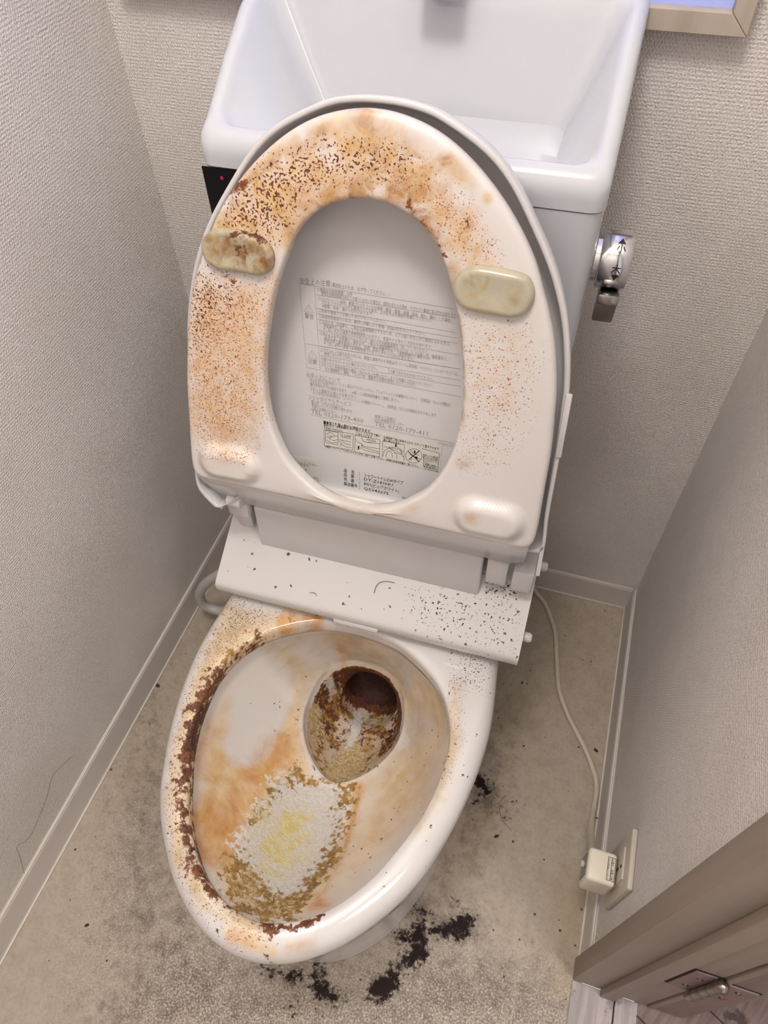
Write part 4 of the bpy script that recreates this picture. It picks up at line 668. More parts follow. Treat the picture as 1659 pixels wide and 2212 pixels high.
# faucet spout: only its tip shows
sp = [(0.0, -.030, .975), (.002, -.045, .973), (.003, -.062, .966), (.004, -.070, .962)]
b = bmesh.new()
spt = loft('faucet_spout', [np.array([(cx+sx*w_, y_, z_+sz) for sx, sz in ((-1, -.010), (-.85, -.013), (.85, -.013), (1, -.010), (1, .010), (.8, .014), (-.8, .014), (-1, .010))]) for (cx, y_, z_, w_) in ((.004, -.020, .978, .019), (.004, -.045, .976, .0195), (.006, -.064, .974, .021), (.007, -.072, .973, .0205))], M['ceramic'], tank, cap0=True, cap1=True)
# flush lever on the right side
lv = empty('flush_lever', (.189, -.165, .790)); lv.parent = tank
kn = lathe('lever_knob', [(.021, 0), (.021, .004), (.0255, .0045), (.0265, .006), (.0265, .030), (.0250, .0325), (.012, .034)], M['chrome'], lv, 56, 'X')
prism('lever_paddle', [(-.034, -.016), (-.006, -.026), (-.001, -.062), (-.009, -.064), (-.018, -.034), (-.036, -.026)], 0, .010, .030, M['chrome_dull'], lv, .002, 2)

# ---- washlet unit under the seat
BU = empty('bidet_unit', (0, 0, 0)); BU.parent = T
prof = [(-.386, .384), (-.3905, .386), (-.3915, .390), (-.3915, .398), (-.3905, .4005), (-.388, .4030)]
for q in np.linspace(0, 1, 34)[1:]: prof.append((-.388+.080*q, .4030+.048*q))
prof += [(-.300, .4545), (-.290, .4585), (-.270, .461), (-.212, .462), (-.212, .384)]
xs_ = [-.1875, -.189]+list(np.linspace(-.1885, .2035, 150))+[.204, .2025]
rings_ = []
for i_, x_ in enumerate(xs_):
    ins = .0014 if i_ in (0, len(xs_)-1) else 0
    rings_.append([(x_, y_+(ins if y_ < -.35 else 0), z_-(ins if z_ > .39 else -ins)) for y_, z_ in prof])
bs = loft('housing', rings_, M['slab'], BU, cap0=True, cap1=True)
try: bs.data.set_sharp_from_angle(angle=math.radians(50))
except Exception: pass
bsv = np.array([tuple(v.co) for v in bs.data.vertices])
paint(bs, bsv[:, :2], {k: STAINS.get('slab', {}).get(k, []) for k in ('speck', 'dots')})
box('under_body', (-.150, -.374, .366), (.150, -.214, .388), M['plastic'], BU, .003)
prism('front_tab', [(-.392, .3895), (-.388, .3895), (-.388, .3835), (-.3935, .3835)], 0, -.028, .030, M['plastic'], BU, .0006, 1)
prism('nozzle_housing', [(-.334, .5035), (-.331, .508), (-.2135, .514), (-.2135, .455), (-.325, .425), (-.3375, .4325)], 0, -.142, .1415, M['plastic'], BU, .003, 3)
lathe('hinge_pin', [(.012, 0), (.013, .001), (.013, .016), (.012, .017)], M['plastic'], BU, 24, 'X', (-.189, -.300, .500))
for s_, x0 in ((-1, -.176), (1, .150)):
    box('hinge_block', (x0, -.322, .440), (x0+.020, -.285, .500), M['plastic'], BU, .003)
box('lid_arm', (.1765, -.338, .462), (.2005, -.306, .500), M['plastic'], BU, .002)
lathe('side_knob', [(.0055, 0), (.0062, .001), (.0062, .010), (.0045, .013)], M['plastic'], BU, 20, 'X', (.203, -.270, .428))
lathe('side_knob', [(.0055, 0), (.0062, .001), (.0062, .008), (.0045, .011)], M['plastic'], BU, 20, 'X', (.2035, -.356, .397))

# ---- seat and lid live in the leaning plane y = .31 z - .54
SK = math.hypot(1, .31)
def SP(s, t, n):  # s across, t up the plane from z=.55, n out of the plane towards the room
    return (s, -.3695+.31*t/SK-n/SK, .55+t/SK+.31*n/SK)
seat_prof = [(.0265, 0), (.0265, .176), (.0285, .186), (.034, .1905), (.057, .1915), (.103, .1895), (.14, .188), (.18, .1835), (.206, .180), (.243, .171), (.269, .161), (.284, .154), (.312, .140), (.344, .116), (.371, .088), (.390, .060), (.401, .032), (.4055, 0)]
so_ = [(b, a) for a, b in seat_prof] + [(-b, a) for a, b in seat_prof[::-1] if b > 0]
hole_prof = [(.0325, 0), (.035, .022), (.045, .045), (.058, .062), (.074, .077), (.097, .0885), (.121, .096), (.15, .0995), (.18, .0995), (.21, .0955), (.24, .0895), (.265, .082), (.29, .072), (.312, .060), (.328, .042), (.337, .022), (.3405, 0)]
ho_ = [(b, a) for a, b in hole_prof] + [(-b, a) for a, b in hole_prof[::-1] if b > 0]
SC = np.array([0, .185]); NS = 420; SA = np.linspace(0, 2*math.pi, NS, endpoint=False)
S_o = polar(smooth_closed(np.array(so_)), SC, SA); S_h = polar(smooth_closed(np.array(ho_)), SC, SA)
for _ in range(3): S_o = (np.roll(S_o, 1, 0)+2*S_o+np.roll(S_o, -1, 0))/4
def pr(P, n): return np.array([SP(p[0], p[1], (n if np.isscalar(n) else n[i])) for i, p in enumerate(P)])
sr = []; suv = []
def sadd(P, n): sr.append(pr(P, n)); suv.append(P)
sadd(scl(S_o, .006, SC), -.019); sadd(scl(S_o, .001, SC), -.0175); sadd(S_o, -.013); sadd(S_o, -.006)
for k, n in ((.0010, -.003), (.003, -.0012), (.006, -.0004)): sadd(scl(S_o, k, SC), n)
A_ = scl(S_o, .009, SC); B_ = scl(S_h, -.005, SC)
for s in np.linspace(0, 1, 30): sadd(A_*(1-s)+B_*s, .0006*math.sin(math.pi*s))
for k, n in ((-.0025, -.0004), (-.0008, -.0018), (0, -.004), (0, -.012), (-.002, -.0175)): sadd(scl(S_h, k, SC), n)
seat = loft('seat', sr+[sr[0]], M['seat'], T); suv.append(suv[0])
# bring the two raised feet moulded into the seat near the hinge up out of the surface
def stadium(P, a, b, r): return d_line(P, [a, b])-r
SUV = np.concatenate(suv); co = np.array([tuple(v.co) for v in seat.data.vertices])
front = np.zeros(len(co), bool); front[4*NS:(7+30)*NS] = True
nv = np.array([0, -1/SK, .31/SK])
for (a, b_) in (((-.158, .056), (-.128, .057)), ((.128, .056), (.158, .056))):
    s = stadium(SUV, a, b_, .018); x = np.clip(.5-s/.014, 0, 1); x = x*x*(3-2*x)
    tilt = 1+0*np.clip((SUV[:, 1]-.056)/.02, -1, 1)
    co[front] += (x*tilt*.010)[front][:, None]*nv
seat.data.vertices.foreach_set('co', co.ravel()); seat.data.update()
paint(seat, SUV, {k: STAINS.get('seat', {}).get(k, []) for k in ('tan', 'peach', 'gold', 'rust_and_shade', 'fine', 'speck')})
# rear skirt of the seat turning back to the hinge
sk = []
for (t, n, wd) in ((.0285, -.0012, .186), (.025, -.0028, .187), (.018, -.007, .187), (-.026, -.0425, .186), (-.029, -.050, .185), (.020, -.020, .185)):
    sk.append([SP(x*wd, t if abs(x) < .93 else t+(abs(x)-.93)*.08, n) for x in np.linspace(-1, 1, 41)])
sko = loft('seat_hinge_skirt', sk+[sk[0]], M['plastic'], seat, closed=False)
box('hinge_tongue', (.1465, -.3395, .468), (.171, -.322, .512), M['plastic'], seat, .003)
box('hinge_tongue', (-.174, -.3395, .487), (-.147, -.322, .512), M['plastic'], seat, .003)
def pad(pts, h, nm, key):
    P = smooth_closed(np.array(pts), 6); c = P.mean(axis=0); ringsP = []; uv = []
    for k, n in ((0, -.001), (0, .003), (.0012, .0058), (.0035, h-.0006), (.006, h)):
        Q = scl(P, k, c); ringsP.append(pr(Q, n)); uv.append(Q)
    Q0 = scl(P, .006, c)
    for s in np.linspace(.1, .95, 12): Q = Q0*(1-s)+c*s; ringsP.append(pr(Q, h-.0012*s)); uv.append(Q)
    o = loft(nm, ringsP, M['pad'], seat, cap0=True, cap1=True)
    paint(o, np.concatenate(uv), {k: STAINS.get(key, {}).get(k, []) for k in ('tan', 'gold', 'rust_and_shade')}); return o
tag(pad([(-.154, .279), (-.153, .290), (-.143, .299), (-.130, .3025), (-.10, .300), (-.088, .293), (-.084, .283), (-.087, .272), (-.097, .2655), (-.11, .265), (-.138, .2655), (-.149, .270)], .0085, 'seat_bumper', 'padl'), 'brown-stained yellowed rubber bumper')
tag(pad([(.0785, .281), (.081, .291), (.090, .299), (.102, .302), (.134, .300), (.144, .293), (.1475, .282), (.144, .270), (.135, .264), (.12, .2625), (.094, .264), (.083, .270)], .0085, 'seat_bumper', 'padr'), 'cream rubber bumper, lightly stained')

lid_prof = [(.004, 0), (.004, .146), (-.024, .160), (-.029, .168), (-.029, .174), (-.018, .187), (-.004, .1985), (.012, .2005), (.05, .2000), (.0788, .1985), (.1367, .1962), (.185, .1925), (.196, .1915), (.228, .1855), (.263, .1755), (.298, .1595), (.330, .139), (.364, .1135), (.386, .088), (.405, .050), (.411, .026), (.4125, 0)]
lid_left = [(-.2005, .012), (-.1985, -.004), (-.187, -.018), (-.174, -.0285), (-.1675, -.0285), (-.1655, -.022), (-.1655, .010)]
lid_right = [(.150, .010), (.190, .010), (.1985, .0105), (.2030, .013), (.2022, .03), (.2000, .05), (.1985, .0788), (.1962, .1367), (.1925, .185)]
lo_ = [(0, .010)]+lid_right+[(b, a) for a, b in lid_prof if a > .19]+[(-b, a) for a, b in lid_prof[::-1] if b > 0 and a > .013]+lid_left
lo_ = cr(lo_, 8)
L_o = polar(lo_, SC, SA)
for _ in range(2): L_o = (np.roll(L_o, 1, 0)+2*L_o+np.roll(L_o, -1, 0))/4
LN = -.0215   # front edge of the lid shell, measured from the seat face plane
PN = -.0500   # its inner panel
lr = []
def ladd(P, n): lr.append(pr(P, n))
for k, n in ((.040, -.0545), (.020, -.0540), (.008, -.052), (.002, -.048), (0, -.042), (-.0005, LN-.001), (.0008, LN), (.0036, LN), (.0048, LN-.0015), (.0066, PN+.008), (.0095, PN+.002), (.015, PN)):
    ladd(scl(L_o, k, SC), n)
I0 = scl(L_o, .015, SC)
for s in np.linspace(.06, .97, 16): ladd(I0*(1-s)+SC*s, PN)
# close the back
lid = loft('lid', [pr(scl(L_o, .04, SC)*(1-s)+SC*s, -.0545) for s in (.97, .5)]+lr, M['plastic'], T, cap0=True, cap1=True)
tag(box('clip_strip', (0, 0, 0), (.006, .0035, .066), M['plastic'], lid, .0012, 2), 'flat white strip clipped over the lid edge')
cs = bpy.data.objects[lid.children[-1].name]
cs.location = SP(.1925, .128, LN+.0025); cs.rotation_euler = (math.atan2(-.31, 1)*1.0, math.radians(-2.5), 0)
sw = [SP(a, b, c) for c in (LN, PN) for a, b in ((.1990, .020), (.2030, .020), (.2048, -.0185), (.2008, -.0185))]
mesh_obj('side_wall', sw, [(0, 1, 2, 3), (4, 5, 6, 7), (0, 1, 5, 4), (1, 2, 6, 5), (2, 3, 7, 6), (3, 0, 4, 7)], M['plastic'], lid, False)
hc = lathe('hinge_sleeve', [(.0075, 0), (.0088, .001), (.0088, .017), (.0075, .018)], M['plastic'], lid, 28, 'X', SP(-.1665, -.0175, -.034))
# bevelled wedge ribs inside the lower left corner of the lid
prism('corner_rib', [(-.197, -.004), (-.172, -.030), (-.171, -.024), (-.195, .001)], 1, 0, .012, M['plastic'], lid, .0005, 1).matrix_local = Matrix(((1, 0, 0, 0), (0, 1/SK, .31/SK, SP(0, 0, LN-.004)[1]), (0, -.31/SK, 1/SK, SP(0, 0, LN-.004)[2]), (0, 0, 0, 1)))

# ---- printing on the lid's inner panel (flat print)
def text_mesh(items, name, mat, parent, n, place):
    V_ = []; F_ = []
    for (s, p0, p1, h, bold) in items:
        cu = bpy.data.curves.new('t', 'FONT'); cu.body = s; cu.resolution_u = 1; cu.size = 1.0
        if bold: cu.offset = .006*bold
        o = bpy.data.objects.new('t', cu); COL.objects.link(o)
        bpy.context.view_layer.update()
        me = bpy.data.meshes.new_from_object(o.evaluated_get(bpy.context.evaluated_depsgraph_get()))
        bpy.data.objects.remove(o); bpy.data.curves.remove(cu)
        if len(me.vertices) == 0: continue
        c = np.array([tuple(v.co) for v in me.vertices])
        wx = c[:, 0].max()-c[:, 0].min(); x0 = c[:, 0].min()
        p0 = np.array(p0, float); p1 = np.array(p1, float); d = p1-p0; L_ = np.linalg.norm(d); d = d/L_; e = np.array([-d[1], d[0]])
        base = len(V_)
        for q in c:
            uv = p0+d*(q[0]-x0)/wx*L_+e*(q[1]-.36)*h
            V_.append(place(uv[0], uv[1], n))
        F_ += [tuple(base+i for i in p.vertices) for p in me.polygons]
        bpy.data.meshes.remove(me)
    me = bpy.data.meshes.new(name); me.from_pydata(V_, [], F_); me.update()
    o = bpy.data.objects.new(name, me); COL.objects.link(o); me.materials.append(mat); o.parent = parent; o['kind'] = 'stuff'; return o
def lines_mesh(segs, name, mat, parent, n, place, w=.0003):
    V_ = []; F_ = []
    for sg in segs:
        ww = w
        for a, b_ in zip(sg[:-1], sg[1:]):
            a = np.array(a, float); b_ = np.array(b_, float); d = b_-a; L_ = np.linalg.norm(d)
            if L_ < 1e-7: continue
            d /= L_; e = np.array([-d[1], d[0]])*ww*.5; k = len(V_)
            for q in (a-e, b_-e, b_+e, a+e): V_.append(place(q[0], q[1], n))
            F_.append((k, k+1, k+2, k+3))
    me = bpy.data.meshes.new(name); me.from_pydata(V_, [], F_); me.update()
    o = bpy.data.objects.new(name, me); COL.objects.link(o); me.materials.append(mat); o.parent = parent; o['kind'] = 'stuff'; return o
